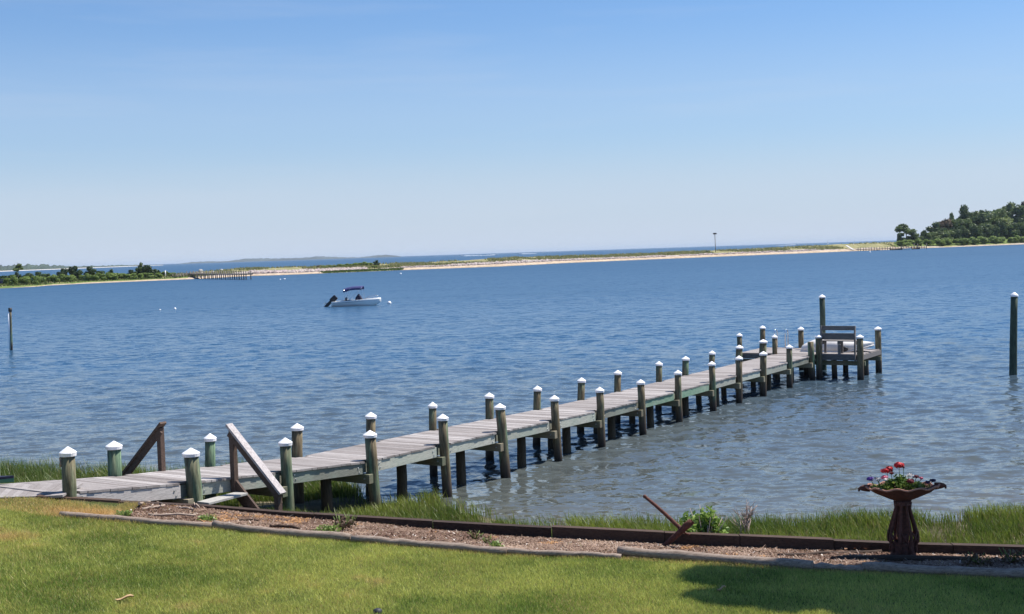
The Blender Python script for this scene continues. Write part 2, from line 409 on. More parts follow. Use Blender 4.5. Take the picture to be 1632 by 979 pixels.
cs = lerp((.13,.12,.07), (.24,.20,.13), n2)
C = np.where((zone == 0)[..., None], cl, np.where((zone == 1)[..., None], cb, np.where((zone == 2)[..., None], cm, cs)))
def soil_mat(name, s=9.0, b_=.6):
    m, nt, b, _ = new_mat(name); a = N(nt, 'ShaderNodeAttribute', attribute_name='Col'); v = coords(nt)
    f = mapr(nt, noise(nt, v, s, 6, .7), .3, .7, .6, 1.4)
    mm = N(nt, 'ShaderNodeVectorMath'); mm.operation = 'SCALE'; nt.links.new(a.outputs['Color'], mm.inputs[0]); nt.links.new(f, mm.inputs['Scale'])
    nt.links.new(mm.outputs[0], b.inputs['Base Color']); b.inputs['Roughness'].default_value = .95; b.inputs['Specular IOR Level'].default_value = .1
    bump(nt, b, noise(nt, v, s*2, 6, .7), b_, .03); return m
tag(np_mesh('ground', np.stack([X, Y, Z], -1).reshape(-1, 3), grid_faces(nx, ny), soil_mat('shore_soil'), C=C.reshape(-1, 3), smooth=True), kind='structure')

# ------------------------------------------------------------ water: one sheet out to the horizon, real waves in the bay
def waves(x, y, spacing):
    r2 = np.random.default_rng(3); z = np.zeros_like(x)
    lams = np.geomspace(.20, 3.0, 50)
    xw = x+1.2*(vnoise(x, y, 7, 11)-.5); yw = y+1.2*(vnoise(x, y, 6, 12)-.5)
    gust = .55+.9*fnoise(x/2.2, y, 14, 13)
    for i, L in enumerate(lams):
        th = r2.normal(0, .62)+math.pi*1.42   # travelling towards the shore and a little left
        k = 2*math.pi/L; ph = r2.random()*6.28
        sl = .035*(1.0 if L < .55 else (.55/L)**.95)*r2.uniform(.6, 1.4)
        fade = np.clip((L/spacing-2.5)/2.5, 0, 1)
        loc = gust if L < 1.5 else 1.0
        z += sl*L/6.283*1.25*np.sin(k*(math.cos(th)*xw+math.sin(th)*yw)+ph)*fade*loc*(.55+.9*vnoise(x, y, max(1.2, L*3.1), 20+i))
    return z
rad = [17.0]
while rad[-1] < 420: rad.append(rad[-1]*1.0034)
while rad[-1] < 30000: rad.append(rad[-1]*1.06)
rad = np.array(rad); ang = np.linspace(R(-38), R(38), 700)
RR, AA = np.meshgrid(rad, ang, indexing='ij'); X = RR*np.sin(AA); Y = RR*np.cos(AA)
sp = np.maximum(RR*.0034, RR*(ang[1]-ang[0]))
yE = np.interp(X, ex, ey); damp = np.clip((Y-yE)/9+.12, .12, 1)
Z = waves(X, Y, sp)*damp
Z[RR > 420] = 0
def water_mat():
    m, nt, b, out = new_mat('bay_water'); geo = N(nt, 'ShaderNodeNewGeometry'); sx = N(nt, 'ShaderNodeSeparateXYZ'); nt.links.new(geo.outputs['Position'], sx.inputs[0])
    v = geo.outputs['Position']
    big = N(nt, 'ShaderNodeMapping'); big.inputs['Scale'].default_value = (.03, .06, 0); nt.links.new(v, big.inputs[0])
    nb = noise(nt, big.outputs[0], 1.0, 4)
    depth = mathn(nt, 'ADD', sx.outputs[1], mathn(nt, 'MULTIPLY', mathn(nt, 'SUBTRACT', nb, .5), 14))
    c = mixc(nt, mapr(nt, depth, 24, 66), WATER_SHALLOW, WATER_DEEP)
    c = mixc(nt, mapr(nt, depth, 20, 27), WATER_EDGE, c)
    nt.links.new(c, b.inputs['Base Color']); nt.links.new(ramp(nt, mapr(nt, sx.outputs[1], 25, 400), [(0, .07), (.12, .16), (.35, .30), (1, .40)]), b.inputs['Roughness']); b.inputs['IOR'].default_value = 1.333
    b.inputs['Specular IOR Level'].default_value = .5
    g = N(nt, 'ShaderNodeMapping'); g.inputs['Scale'].default_value = (.012, .05, 0); nt.links.new(v, g.inputs[0])
    gust = mapr(nt, noise(nt, g.outputs[0], 1.0, 3), .3, .7, .55, 1.35)
    far = mapr(nt, sx.outputs[1], 22, 80, .65, 1.0)
    tot = geo.outputs['Normal']
    def vm(op, a_, b_=None, s=None):
        n_ = N(nt, 'ShaderNodeVectorMath'); n_.operation = op
        for sock, val in ((n_.inputs[0], a_), (n_.inputs[1], b_)):
            if val is None: continue
            if isinstance(val, bpy.types.NodeSocket): nt.links.new(val, sock)
            else: sock.default_value = val
        if s is not None:
            if isinstance(s, bpy.types.NodeSocket): nt.links.new(s, n_.inputs['Scale'])
            else: n_.inputs['Scale'].default_value = s
        return n_.outputs[0]
    ripple = None
    for sc_x, sc_y, amp in RIPPLES:
        mp = N(nt, 'ShaderNodeMapping'); mp.inputs['Scale'].default_value = (sc_x, sc_y, 1); mp.inputs['Rotation'].default_value = (0, 0, R(8)); nt.links.new(v, mp.inputs[0])
        tn = N(nt, 'ShaderNodeTexNoise'); tn.inputs['Scale'].default_value = 1.0; tn.inputs['Detail'].default_value = 1.5; nt.links.new(mp.outputs[0], tn.inputs['Vector'])
        r_ = vm('SCALE', vm('MULTIPLY', vm('SUBTRACT', tn.outputs['Color'], (.5, .5, .5)), (.7, 1.15, 0)), s=amp)
        ripple = r_ if ripple is None else vm('ADD', ripple, r_)
    ripple = vm('SCALE', ripple, s=mathn(nt, 'MULTIPLY', gust, far))
    nt.links.new(vm('NORMALIZE', vm('ADD', tot, ripple)), b.inputs['Normal'])
    return m
WATER_SHALLOW, WATER_DEEP, WATER_EDGE = (.090,.096,.082), (.026,.076,.142), (.15,.13,.10)
RIPPLES = ((1.0, 2.2, .75), (3.2, 6.6, .65), (9, 18, .40))
tag(np_mesh('water', np.stack([X, Y, Z], -1).reshape(-1, 3), grid_faces(len(ang), len(rad))[:, ::-1], water_mat(), smooth=True), kind='structure')

# ------------------------------------------------------------ the far shore: sand spit, dunes, wooded point
SH = [(-160,466),(0,460),(57,457.3),(75,455.5),(130,452.6),(200,449.6),(282,446.2),(317,444.6),(398,440.2),(440,439),(519,435.8),(580,433.3),(639,430.9),(700,428.6),(798,425),(900,419.6),(999,415.3),(1100,411.2),(1198,407.2),(1276,404.2),(1354,400.8),(1400,399.2),(1479,395.4),(1534,393.4),(1632,389.6),(1760,386)]
CREST = [(-160,1.2),(0,1.2),(200,1.4),(290,1.6),(398,2.5),(519,2.2),(700,2.5),(818,3.2),(900,2.9),(1000,2.6),(1100,3.0),(1217,3.2),(1315,3.9),(1431,4.3),(1500,6.5),(1632,9.0),(1760,10)]
pxs = np.arange(-160, 1760, 1.6)
shy = np.interp(pxs, [a for a, b in SH], [b for a, b in SH])
base = np.array([tuple(P(a, b, 0)) for a, b in zip(pxs, shy)])
dirs = base[:, :2]/np.linalg.norm(base[:, :2], axis=1)[:, None]
crest = np.interp(pxs, [a for a, b in CREST], [b for a, b in CREST])
dd = np.array([-6,-2,0,1.5,3,5,7,9,11,13,15,17,19,21,23,25,28,31,34,37,40,44,48,53,60,70,80,95,110,135])
prof = np.interp(dd, [-6,0,4,9,14,20,30,40,60,80,110,135], [-.5,0,.22,.30,.45,.62,.85,1,.75,.4,-.1,-.4])
wood_ = np.clip((pxs-1440)/60, 0, 1)
pr2 = np.interp(dd, [-6,0,9,20,40,80,110,135], [-.1,0,.10,.25,.5,1,1.05,1.0])
DD = np.broadcast_to(dd, (len(pxs), len(dd)))
BX = base[:, 0:1]+dirs[:, 0:1]*DD; BY = base[:, 1:2]+dirs[:, 1:2]*DD
PR = prof[None]*(1-wood_[:, None])+pr2[None]*wood_[:, None]
BZ = crest[:, None]*PR+.35*(fnoise(BX, BY, 9, 31)-.5)*np.clip(DD/12, 0, 1)
PXX = np.broadcast_to(pxs[:, None], BX.shape); nn = fnoise(BX, BY, 14, 33); nf = fnoise(BX, BY, 4, 35)
sand = lerp((.43,.32,.22), (.53,.42,.30), nf); pinkrock = lerp((.28,.235,.21), (.47,.40,.36), fnoise(BX, BY, 2.2, 37))
dune = lerp((.16,.17,.06), (.36,.31,.17), nf); green = lerp((.10,.15,.035), (.17,.21,.06), nf)
wet = np.array((.22,.18,.13))
sandw = np.interp(PXX, [-160,20,70,130,290,398,640,1000,1400,1480,1760], [0,.5,3.0,4.0,6,5,7,10,8,5,5])
C = np.where((DD < sandw)[..., None], sand, pinkrock)
vegd = np.interp(PXX, [-160,60,290,398,500,640,700,1000,1100,1300,1420,1500,1760], [3,4,7,22,20,14,18,19,16,13,9,6,6])+10*(nn-.5)
C = np.where((DD > vegd)[..., None], dune, C)
gl = (PXX < 300) & (DD > sandw+1)
C = np.where(gl[..., None], np.where((DD < sandw+9)[..., None], green, dune), C)
C = np.where(((PXX > 1425) & (DD > 9))[..., None], green, C)
C = np.where(((PXX > 515) & (PXX < 640) & (DD < 7) & (DD > 1))[..., None], green, C)
C = np.where(((PXX > 398) & (DD > 38) & (nn > .52) & (PXX < 1300))[..., None], sand, C)
C = np.where((DD < 1.0)[..., None], wet, C)
tag(np_mesh('sand_spit', np.stack([BX, BY, BZ], -1).reshape(-1, 3), grid_faces(len(dd), len(pxs))[:, ::-1], soil_mat('spit_sand', .6, .8), C=C.reshape(-1, 3), smooth=True), kind='structure')
def spit(px, d):
    """a point on the spit: photo column, metres behind the waterline"""
    i = (px+160)/1.6; i0 = int(i); b = base[i0]; u = dirs[i0]
    zz = float(np.interp(d, dd, BZ[i0]))
    return Vector((b[0]+u[0]*d, b[1]+u[1]*d, zz))
# distant barrier beach with a low tree line, and hills across the sound
def ribbon(name, pts, mat, depth, jag=0.0, step=6.0, seed=0):
    """pts: (px, base_py, height_m, distance)"""
    r_ = random.Random(seed); vs = []; fs = []; cs_ = []
    a = np.arange(pts[0][0], pts[-1][0]+.1, step); q = [np.interp(a, [p[0] for p in pts], [p[i] for p in pts]) for i in (1, 2, 3)]
    for px, py, h, D in zip(a, *q):
        g = Q(px, py, D); g.z = -.5; u = Vector((g.x, g.y, 0)).normalized()
        hh = max(.3, h*(1+r_.uniform(-jag, jag)))
        vs += [g, g+u*depth*.12+Vector((0, 0, hh*.55)), g+u*depth*.45+Vector((0, 0, hh)), g+u*depth+Vector((0, 0, -.5))]
    n = len(a)
    F_ = [(i*4+k, i*4+k+1, i*4+k+5, i*4+k+4) for i in range(n-1) for k in range(3)]
    mb = MB(); mb.add(vs, F_, .5, False); return mb.build(name, mat)
tag(ribbon('distant_beach', [(-160,434,1.6,2500),(0,433,1.8,2600),(100,429,1.8,3100),(200,425.6,1.8,3900),(260,423.4,1.5,4500)], plain('distant_sand', (.62,.56,.50), .9, var=.05), 90), kind='structure')
tag(ribbon('treeline', [(-160,432,15,3300),(0,431,15,3300),(50,430,17,3400),(90,427,11,3800),(120,426,8,4000),(200,424,6,4700),(262,421,1,5200)], plain('treeline_green', (.035,.055,.03), .9, var=.3, scale=.01), 160, .25, 3.0, 4), kind='structure')
tag(ribbon('hills', [(284,419.8,2,9000),(305,419.2,12,9000),(330,418.4,14,9000),(362,417.4,9,9000),(385,416.6,22,9000),(400,416,26,9000),(430,415,20,9000),(470,414,17,9000),(510,412.5,24,9000),(550,411.3,10,9000),(572,410.5,6,9000),(590,410,14,9000),(612,409.4,20,9000),(626,409,14,9000),(642,408.3,1,9000)], plain('hill_woods', (.05,.065,.06), .9, var=.4, scale=.004), 500, .12, 4.0, 9), kind='structure')

# riprap along the back of the beach
def tiny_ball(r, sx=1, sy=1, sz=1, jit=.3):
    v = np.array([(0,0,1),(.9,0,.3),(.28,.85,.3),(-.72,.53,.3),(-.72,-.53,.3),(.28,-.85,.3),(.6,.4,-.5),(-.3,.7,-.5),(-.7,0,-.5),(-.3,-.7,-.5),(.6,-.4,-.5),(0,0,-.9)])
    v = v*(1+rng.uniform(-jit, jit, (12, 1)))*r*np.array([sx, sy, sz]); return v
BF = np.array([(0,1,2),(0,2,3),(0,3,4),(0,4,5),(0,5,1),(1,6,2),(2,6,7),(2,7,3),(3,7,8),(3,8,4),(4,8,9),(4,9,5),(5,9,10),(5,10,1),(1,10,6),(6,11,7),(7,11,8),(8,11,9),(9,11,10),(10,11,6)])
VV = []; FF = []; CC = []
for (a, b, d0, d1, n, s) in [(398,585,8,17,1300,.55),(720,860,9,15,600,.5),(860,1060,10,16,700,.45),(1085,1300,10,15,500,.45),(640,720,9,14,120,.4)]:
    for _ in range(n):
        p = spit(rng.uniform(a, b), rng.uniform(d0, d1)); r = s*rng.uniform(.5, 1.5); k = rng.uniform(.75, 1.35)
        v = tiny_ball(r, 1.2, 1, .7)+np.array(p)+np.array([0, 0, r*.2]); FF.append(BF+12*len(VV)); VV.append(v)
        CC.append(np.tile(np.array((.40,.33,.30))*k*(1+rng.uniform(-.05, .05, 3)), (12, 1)))
def attr_mat(name, rough=.9):
    m, nt, b, _ = new_mat(name); a = N(nt, 'ShaderNodeAttribute', attribute_name='Col'); nt.links.new(a.outputs['Color'], b.inputs['Base Color']); b.inputs['Roughness'].default_value = rough; b.inputs['Specular IOR Level'].default_value = .15; return m
M['attr'] = attr_mat('tinted_stone')
tag(np_mesh('riprap', np.concatenate(VV), np.concatenate(FF), M['attr'], C=np.concatenate(CC)), 'pinkish grey rocks scattered along the back of the sandy beach', 'rocks', kind='stuff')
# dune grass: tufts of upright blades
VV = []; CC = []
def tuft_tris(p, h, w, n, c0, c1, spread):
    out = []; cc = []
    for _ in range(n):
        a = rng.uniform(0, 6.28); o = rng.uniform(-spread, spread, 2); l = rng.uniform(-.35, .35, 2)*h; hh = h*rng.uniform(.6, 1.2)
        dx, dy = math.cos(a)*w/2, math.sin(a)*w/2; x, y, z = p[0]+o[0], p[1]+o[1], p[2]
        out += [(x-dx, y-dy, z-.1), (x+dx, y+dy, z-.1), (x+l[0], y+l[1], z+hh)]
        t = rng.random(); c = np.array(c0)*(1-t)+np.array(c1)*t; cc += [c]*3
    return out, cc
for _ in range(5200):
    px = rng.uniform(290, 1440); v0 = float(np.interp(px, [290,398,500,640,700,1000,1100,1300,1440], [7,20,18,13,16,18,15,12,8]))
    d = v0+abs(rng.normal(0, 14)); d = min(d, 62); p = spit(px, d)
    if vnoise(p.x, p.y, 12, 51) < .34: continue
    o, c = tuft_tris(p, .75, .5, 5, (.16,.20,.06), (.42,.38,.20), 1.1); VV += o; CC += c
for _ in range(1500):
    px = rng.uniform(-120, 290); p = spit(px, rng.uniform(10, 40)); o, c = tuft_tris(p, .5, .5, 4, (.07,.11,.03), (.22,.24,.09), 1.2); VV += o; CC += c
for _ in range(500):
    p = spit(rng.uniform(515, 640), rng.uniform(1, 6)); o, c = tuft_tris(p, .45, .5, 4, (.09,.14,.03), (.16,.2,.05), 1.2); VV += o; CC += c
tag(np_mesh('dune_grass', VV, np.arange(len(VV)).reshape(-1, 3), M['blade'], C=CC), 'pale green beach grass covering the dunes of the spit', 'grass', kind='stuff')
# ------------------------------------------------------------ the pier
SPAN = 2.44; PO = Vector((-.453, 28.71, 0)); U = Vector((1.308, 2.058, 0)).normalized(); NN = Vector((U.y, -U.x, 0)); W = 1.72
RZ = math.atan2(NN.y, NN.x)
def L2W(x, y, z): return Vector((PO.x+NN.x*x+U.x*y, PO.y+NN.y*x+U.y*y, z))
def W2L(p):
    d = Vector((p[0]-PO.x, p[1]-PO.y, 0)); return Vector((d.dot(NN), d.dot(U), p[2]))
def solve_t(px, x, z):
    lo, hi = -6*SPAN, 11*SPAN
    for _ in range(50):
        m = (lo+hi)/2
        if proj(L2W(x, m, z))[0] < px: lo = m
        else: hi = m
    return (lo+hi)/2
DZT = [SPAN*i for i in range(-6, 12)]
DZV = [1.95,1.94,1.66,1.44,1.235,1.185,1.135,1.075,1.01,.985,.965,.965,.96,.94,.935,.94,.94,.94]
def dz(t): return float(np.interp(t, DZT, DZV))
near = [(108.5,712,110.5,.105,'g'),(303.5,714,308.5,.125,'g'),(454,698,457,.108,'g'),(589.5,686,593,.118,'b'),(705,660,708,.108,'b'),(796.5,643,800,.118,'b'),(883,630,885.5,.105,'b'),
        (955.5,617,957,.105,'b'),(1021,605,1022.5,.106,'b'),(1080,590,1081,.105,'b'),(1134.5,576,1135.5,.105,'b'),(1178,567,1178,.11,'b'),(1216.5,560,1216.5,.12,'b'),(1257.5,549.5,1258,.112,'b'),(1292,545,1293,.12,'n')]
far = [(181.5,703,184,.12,'g'),(335,691,336.5,.10,'g'),(473,675,475,.115,'b'),(591,657,592,.11,'b'),(689,641,691,.095,'b'),(779.5,626,781,.11,'b'),(856.5,615,857,.105,'b'),(926.5,602,927,.108,'b'),
       (984.5,590,985,.108,'b'),(1050.5,576,1051,.105,'b'),(1092.5,568,1093,.115,'b'),(1135,559,1135,.105,'b'),(1178.5,550,1178,.15,'b'),(1216.5,541,1216,.17,'b')]
pier = empty('pier', (PO.x, PO.y, 0), RZ, 'long weathered grey wooden pier on white-capped pilings running out from the lawn', 'pier')
zc = 0.0
def piling(xl, yl, ztop, r, kind, zbot=-1.4, top_local=None, capped=True, parent=None, name='piling'):
    zd = dz(yl)
    a = Vector((xl, yl, zd)); b = Vector(top_local) if top_local else Vector((xl, yl, ztop))
    zt = b.z-(.098 if capped else 0)
    ax = (b-a)/(b.z-a.z) if abs(b.z-a.z) > .05 else Vector((0, 0, 1))
    ax.x = max(-.06, min(.06, ax.x)); ax.y = max(-.06, min(.06, ax.y)); ax.z = 1
    zs = np.linspace(zbot, zt, 8); pts = [a+ax*(z-zd) for z in zs]
    off = [Vector((random.uniform(-.006, .006), random.uniform(-.006, .006), 0)) for _ in zs]
    org = Vector((xl, yl, 0))
    mb = MB(); mb.tube([p+o-org for p, o in zip(pts, off)], [r*(1.09-.13*i/7)*(1+random.uniform(-.015, .015)) for i in range(8)], 22, jit=.01)
    o = mb.build(name, {'g': M['pilegreen'], 'k': M['piledarkgreen'], 'd': M['piledark']}.get(kind, M['pile']), parent or pier); o.location = org
    if capped:
        t = pts[-1]+off[-1]-org; rc = r*1.10+.008
        cp = MB(); cp.lathe([(rc*1.0, -.045), (rc*1.03, .0), (rc*1.05, .010), (rc*.98, .020), (.010, .099), (.0001, .100)], 20, centre=(t.x, t.y, t.z), smooth=False)
        c = cp.build('cap', M['plastic'], o)
        ax2 = ax.normalized()
    return o
NT = []; FT = []
for i, (tx, ty, dx, r, k) in enumerate(near):
    z0 = DZV[i+1]; t = solve_t(dx, 0, z0); NT.append(t); w = L2W(0, t, z0); top = Q(tx, ty, w.y); tl = W2L(top)
    piling(0, t, top.z, r, k, top_local=tl, capped=(k != 'n'))
for i, (tx, ty, dx, r, k) in enumerate(far):
    z0 = dz(SPAN*(i-4)-.4); t = solve_t(dx, -W, z0); FT.append(t); w = L2W(-W, t, z0); top = Q(tx, ty, w.y); tl = W2L(top)
    piling(-W-.02, t, top.z, r if r < .14 else r*.85, k, top_local=tl)
print('NT', [round(t/SPAN, 2) for t in NT]); print('FT', [round(t/SPAN, 2) for t in FT])
# knot scar on the first green piling
kp = [o for o in bpy.data.objects if o.name == 'piling'][0]
kn = MB(); kn.ball((-.088, -.05, 2.42), (.035, .03, .06), 10, 8, jit=.1); kn.ball((-.075, -.075, 2.36), (.02, .02, .06), 8, 6); kn.build('knot', M['drift'], kp)
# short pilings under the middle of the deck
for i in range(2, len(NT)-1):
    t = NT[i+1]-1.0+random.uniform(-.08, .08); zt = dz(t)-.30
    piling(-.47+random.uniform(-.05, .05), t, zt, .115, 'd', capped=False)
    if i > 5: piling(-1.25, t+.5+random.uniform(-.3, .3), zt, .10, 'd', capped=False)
# deck planks: every board runs across the pier, notched round the pilings
mb = MB(); y = NT[0]-.24; t_end = NT[-1]+.55
pw = .138; gap = .005; x0n, x1n = -W+.13, -.005
def rimx(y):      # near edge of a board: short where a piling stands
    for t in NT:
        if t-.30 < y < t+.16: return -.14
    return -.005
tcols = [random.random() for _ in range(400)]; k = 0
while y < t_end:
    z = dz(y); zb = dz(y+pw); x1 = rimx(y+pw/2)
    near_far = [t for t in FT if t-.16 < y+pw/2 < t+.16]
    x0 = -W+.02+random.uniform(-.012, .012)
    if near_far: x0 = -W+.13
    c = random.choice([random.random(), random.uniform(.35, .65)])
    xx1 = x1+random.uniform(-.008, .008)+(.022 if x1 > -.1 else 0)
    h0, h1 = random.uniform(-.003, .003), random.uniform(-.003, .003)
    mb.hexa([(x0,y,z-.038+h0),(xx1,y,z-.038+h1),(xx1,y+pw,zb-.038+h1),(x0,y+pw,zb-.038+h0),(x0,y,z+h0),(xx1,y,z+h1),(xx1,y+pw,zb+h1),(x0,y+pw,zb+h0)], c)
    y += pw+gap; k += 1
# landing that turns left along the lawn
lw0 = W2L(P(122, 768, 1.95)); 
DL = []
def land(px, py): return W2L(P(px, py, 1.95))
a0, a1 = land(-150, 777), land(132, 767.3); b0, b1 = land(-150, 796), land(100, 786.5)
n = 24
for j in range(n):
    f0, f1 = j/n, (j+.975)/n; c = random.uniform(.3, .7)
    p = [a0.lerp(a1, f0), a0.lerp(a1, f1), b0.lerp(b1, f1), b0.lerp(b1, f0)]
    z = 1.922+.0015*(j % 3)
    v = [(q.x, q.y, z-.035) for q in reversed(p)]+[(q.x, q.y, z) for q in reversed(p)]
    mb.hexa(v, c)
mb.build('deck', M['deck'], pier)
# rim boards between pilings, with bolts
for i in range(len(NT)):
    t0 = NT[i]+.115; t1 = (NT[i+1]-.30) if i+1 < len(NT) else NT[i]+.5
    r_ = MB(); z0, z1 = dz(t0)-.040, dz(t1)-.040; hgt = .215; xo = -.012 if i % 3 else .004
    r_.hexa([(xo-.045,t0,z0-hgt),(xo,t0,z0-hgt),(xo,t1,z1-hgt),(xo-.045,t1,z1-hgt),(xo-.045,t0,z0),(xo,t0,z0),(xo,t1,z1),(xo-.045,t1,z1)], random.random())
    o = r_.build('rim_board', M['rimgrey'] if i == 0 else (M['rimgreen'] if i in (8, 9) else M['rim']), pier, bevel=.004)
    for tt, zz in ((t0+.10, dz(t0)-.10), (t0+.13, dz(t0)-.19), (t1-.14, dz(t1)-.11), (t1-.10, dz(t1)-.20)):
        if i < 8: bt = MB(); bt.tube([(xo-.01, tt, zz), (xo+.012, tt, zz)], .017, 8); bt.build('bolt', M['bolt'], o)
    # inner joist set back from the face, seen in the notch beside each piling
    q = MB(); q.hexa([(-.20,t0-.45,z0-hgt),(-.155,t0-.45,z0-hgt),(-.155,t0+.12,z0-hgt),(-.20,t0+.12,z0-hgt),(-.20,t0-.45,z0),(-.155,t0-.45,z0),(-.155,t0+.12,z0),(-.20,t0+.12,z0)], .3)
    q.build('joist', M['rim'], pier)
for i in range(len(FT)-1):
    t0, t1 = FT[i]+.12, FT[i+1]-.12; z0, z1 = dz(t0)-.04, dz(t1)-.04; q = MB(); x = -W+.05
    q.hexa([(x,t0,z0-.215),(x+.045,t0,z0-.215),(x+.045,t1,z1-.215),(x,t1,z1-.215),(x,t0,z0),(x+.045,t0,z0),(x+.045,t1,z1),(x,t1,z1)], .4)
    q.build('rim_board', M['rim'], pier)
for s_ in (-.62, -1.12):       # long joists under the planks
    q = MB()
    for i in range(len(NT)-1):
        t0, t1 = NT[i], NT[i+1]-.004; z0, z1 = dz(t0)-.041, dz(t1)-.041
        q.hexa([(s_,t0,z0-.2),(s_+.045,t0,z0-.2),(s_+.045,t1,z1-.2),(s_,t1,z1-.2),(s_,t0,z0),(s_+.045,t0,z0),(s_+.045,t1,z1),(s_,t1,z1)], .4)
    q.build('joist', M['rim'], pier)
# cross beams bolted to the pilings, ends standing out on the near side
for i, t in enumerate(NT):
    if i < 1: continue
    z = dz(t)-.262; q = MB(); tt = t-.165
    q.hexa([(-W-.1,tt-.07,z-.19),(.10,tt-.07,z-.19),(.10,tt+.06,z-.19),(-W-.1,tt+.06,z-.19),(-W-.1,tt-.07,z),(.10,tt-.07,z),(.10,tt+.06,z),(-W-.1,tt+.06,z)], random.random())
    o = q.build('cross_beam', M['beam'], pier, bevel=.006)
    if i < 9:
        bt = MB(); bt.tube([(-.02, tt-.062, z-.09), (-.02, tt-.085, z-.09)], .02, 8); bt.build('bolt', M['bolt'], o)
# head platform across the end
HX0, HX1, HY0, HY1 = -3.22, 1.72, NT[-1]+.62, NT[-1]+3.25
HZ = .95
q = MB(); y = HY0
while y < HY1:
    c = random.random(); h = random.uniform(-.002, .002)+.001
    q.box(HX0, HX1, y, y+pw, HZ-.036+h, HZ+.002+h, c); y += pw+gap
q.build('head_deck', M['deck'], pier)
for (x0, x1, y0, y1) in ((HX0, HX1, HY0-.05, HY0-.004), (HX0, HX1, y+.002, y+.048), (HX0-.05, HX0-.004, HY0-.05, y+.048), (HX1+.004, HX1+.05, HY0-.05, y+.048)):
    b_ = MB(); b_.box(x0, x1, y0, y1, HZ-.22, HZ-.03, random.random()); b_.build('rim_board', M['bench'], pier)
for yy in (HY0+.2, HY1-.25):
    b_ = MB(); b_.box(HX0-.12, HX1+.14, yy, yy+.09, HZ-.44, HZ-.265, .5); b_.build('cross_beam', M['beam'], pier)
def head_pile(px_top, py_top, xl, yl, r, capped=True, k='b'):
    w = L2W(xl, yl, HZ); top = Q(px_top, py_top, w.y); piling(xl, yl, top.z, r, k, capped=capped)
def solve_head(px, yl=None, xl=None):
    lo, hi = (-5, 5) if xl is None else (HY0-2, HY1+2)
    for _ in range(50):
        m = (lo+hi)/2; w = L2W(m, yl, HZ) if xl is None else L2W(xl, m, HZ)
        if proj(w)[0] < px: lo = m
        else: hi = m
    return (lo+hi)/2
for (px, py, edge, r) in ((1179,531,'n',.105),(1216,519,'f',.115),(1277,521,'f',.115),(1312,469.5,'f',.115),(1305,533,'n2',.12),(1371,533.5,'n2',.125),(1400,520.5,'f',.125)):
    yl = {'n': HY0-.14, 'n2': HY0-.16, 'f': HY1+.17}[edge]; xl = solve_head(px, yl)
    print('head pile', px, round(xl, 2)); head_pile(px, py, xl, yl, r, k='k' if px == 1312 else 'b')
xl = -1.86; yl = solve_head(1235, xl=xl); yl = HY0-.16; head_pile(1235.5, 533.5, solve_head(1235, yl), yl, .10)
for (x_, y_) in ((HX1-.15, HY0+1.3), (.4, HY1-.2), (-2.6, HY1-.3), (-.9, HY0+1.4), (.55, HY0+.5)):
    piling(x_, y_, HZ-.27, .11, 'b', capped=False)

# stairs down from the near side: stringers, treads, slanted handrail
t_right = solve_t(374, .06, 1.45); t_left = t_right-.98; zt = dz(t_right)
def step_box(parent, x0, x1, y0, y1, z, th, mat, name='tread'):
    b_ = MB(); b_.box(x0, x1, y0, y1, z-th, z, .5); return b_.build(name, mat, parent, bevel=.004)
st = empty('stairs', (0, 0, 0), 0); st.parent = pier
for j, tt in enumerate((t_left, t_right)):
    b_ = MB(); b_.bar((.02, tt, zt-(.12 if j else .34)), (1.0, tt, zt-(1.02 if j else 1.16)), .045, .24 if j else .12, .3); b_.build('stringer', M['railbrown'] if j else M['tread'], st)
step_box(st, .12, .40, t_left+.03, t_right-.03, zt-.24, .04, M['tread'])
step_box(st, .40, .68, t_left+.03, t_right-.03, zt-.50, .04, M['tread'])
step_box(st, .68, .96, t_left+.03, t_right-.03, zt-.76, .04, M['tread'])
def rail(parent, a_base, a_top, b_base, b_top, mat_post, mat_rail):
    p_ = MB(); p_.bar(a_base, a_top, .10, .10, .5, up=(1, 0, 0)); p_.build('post', mat_post, parent, bevel=.005)
    p_ = MB(); p_.bar(b_base, b_top, .10, .10, .5, up=(1, 0, 0)); p_.build('post', mat_post, parent, bevel=.005)
    d = (Vector(b_top)-Vector(a_top)).normalized(); up = Vector((0, 0, 1))
    p_ = MB(); p_.bar(Vector(a_top)-d*.12+Vector((0, 0, .02)), Vector(b_top)+d*.16+Vector((0, 0, .02)), .15, .045, .6); p_.build('handrail', mat_rail, parent, bevel=.004)
    p_ = MB(); p_.bar(Vector(a_top)-d*.06+Vector((0, -.035, -.08)), Vector(b_top)+d*.08+Vector((0, -.035, -.08)), .04, .13, .4); p_.build('rail_board', mat_post, parent)
def at_line(px, py, x, t):   # height at which the pixel row meets the vertical line above (x, t)
    w = L2W(x, t, 0); return Q(px, py, w.y).z
xr = .06; ty = t_right
ztop = at_line(371, 686, xr, ty)
# lower post stands where the rail ends
xb = 1.02
for _ in range(30):
    px_ = proj(L2W(xb, ty, 1.0))[0]; xb += (444-px_)*.004
zlow = at_line(444, 778, xb, ty)
print('stairs rail', round(xb, 2), round(ztop, 2), round(zlow, 2))
rail(st, (xr, ty, zt-.26), (xr, ty, ztop), (xb, ty, gz(*L2W(xb, ty, 0)[:2])-.1), (xb, ty, zlow), M['railbrown'], M['rail'])
st2 = empty('stairs', (0, 0, 0), 0); st2.parent = pier
ty2 = solve_t(258, -W, 1.62); ztop2 = at_line(254, 682, -W, ty2); zt2 = dz(ty2); xb2 = -W-.95
for _ in range(30):
    px_ = proj(L2W(xb2, ty2, 1.6))[0]; xb2 += (203-px_)*.004
zlow2 = at_line(203, 750, xb2, ty2); print('far rail', round(xb2, 2), round(ztop2, 2), round(zlow2, 2), round(ty2/SPAN, 2))
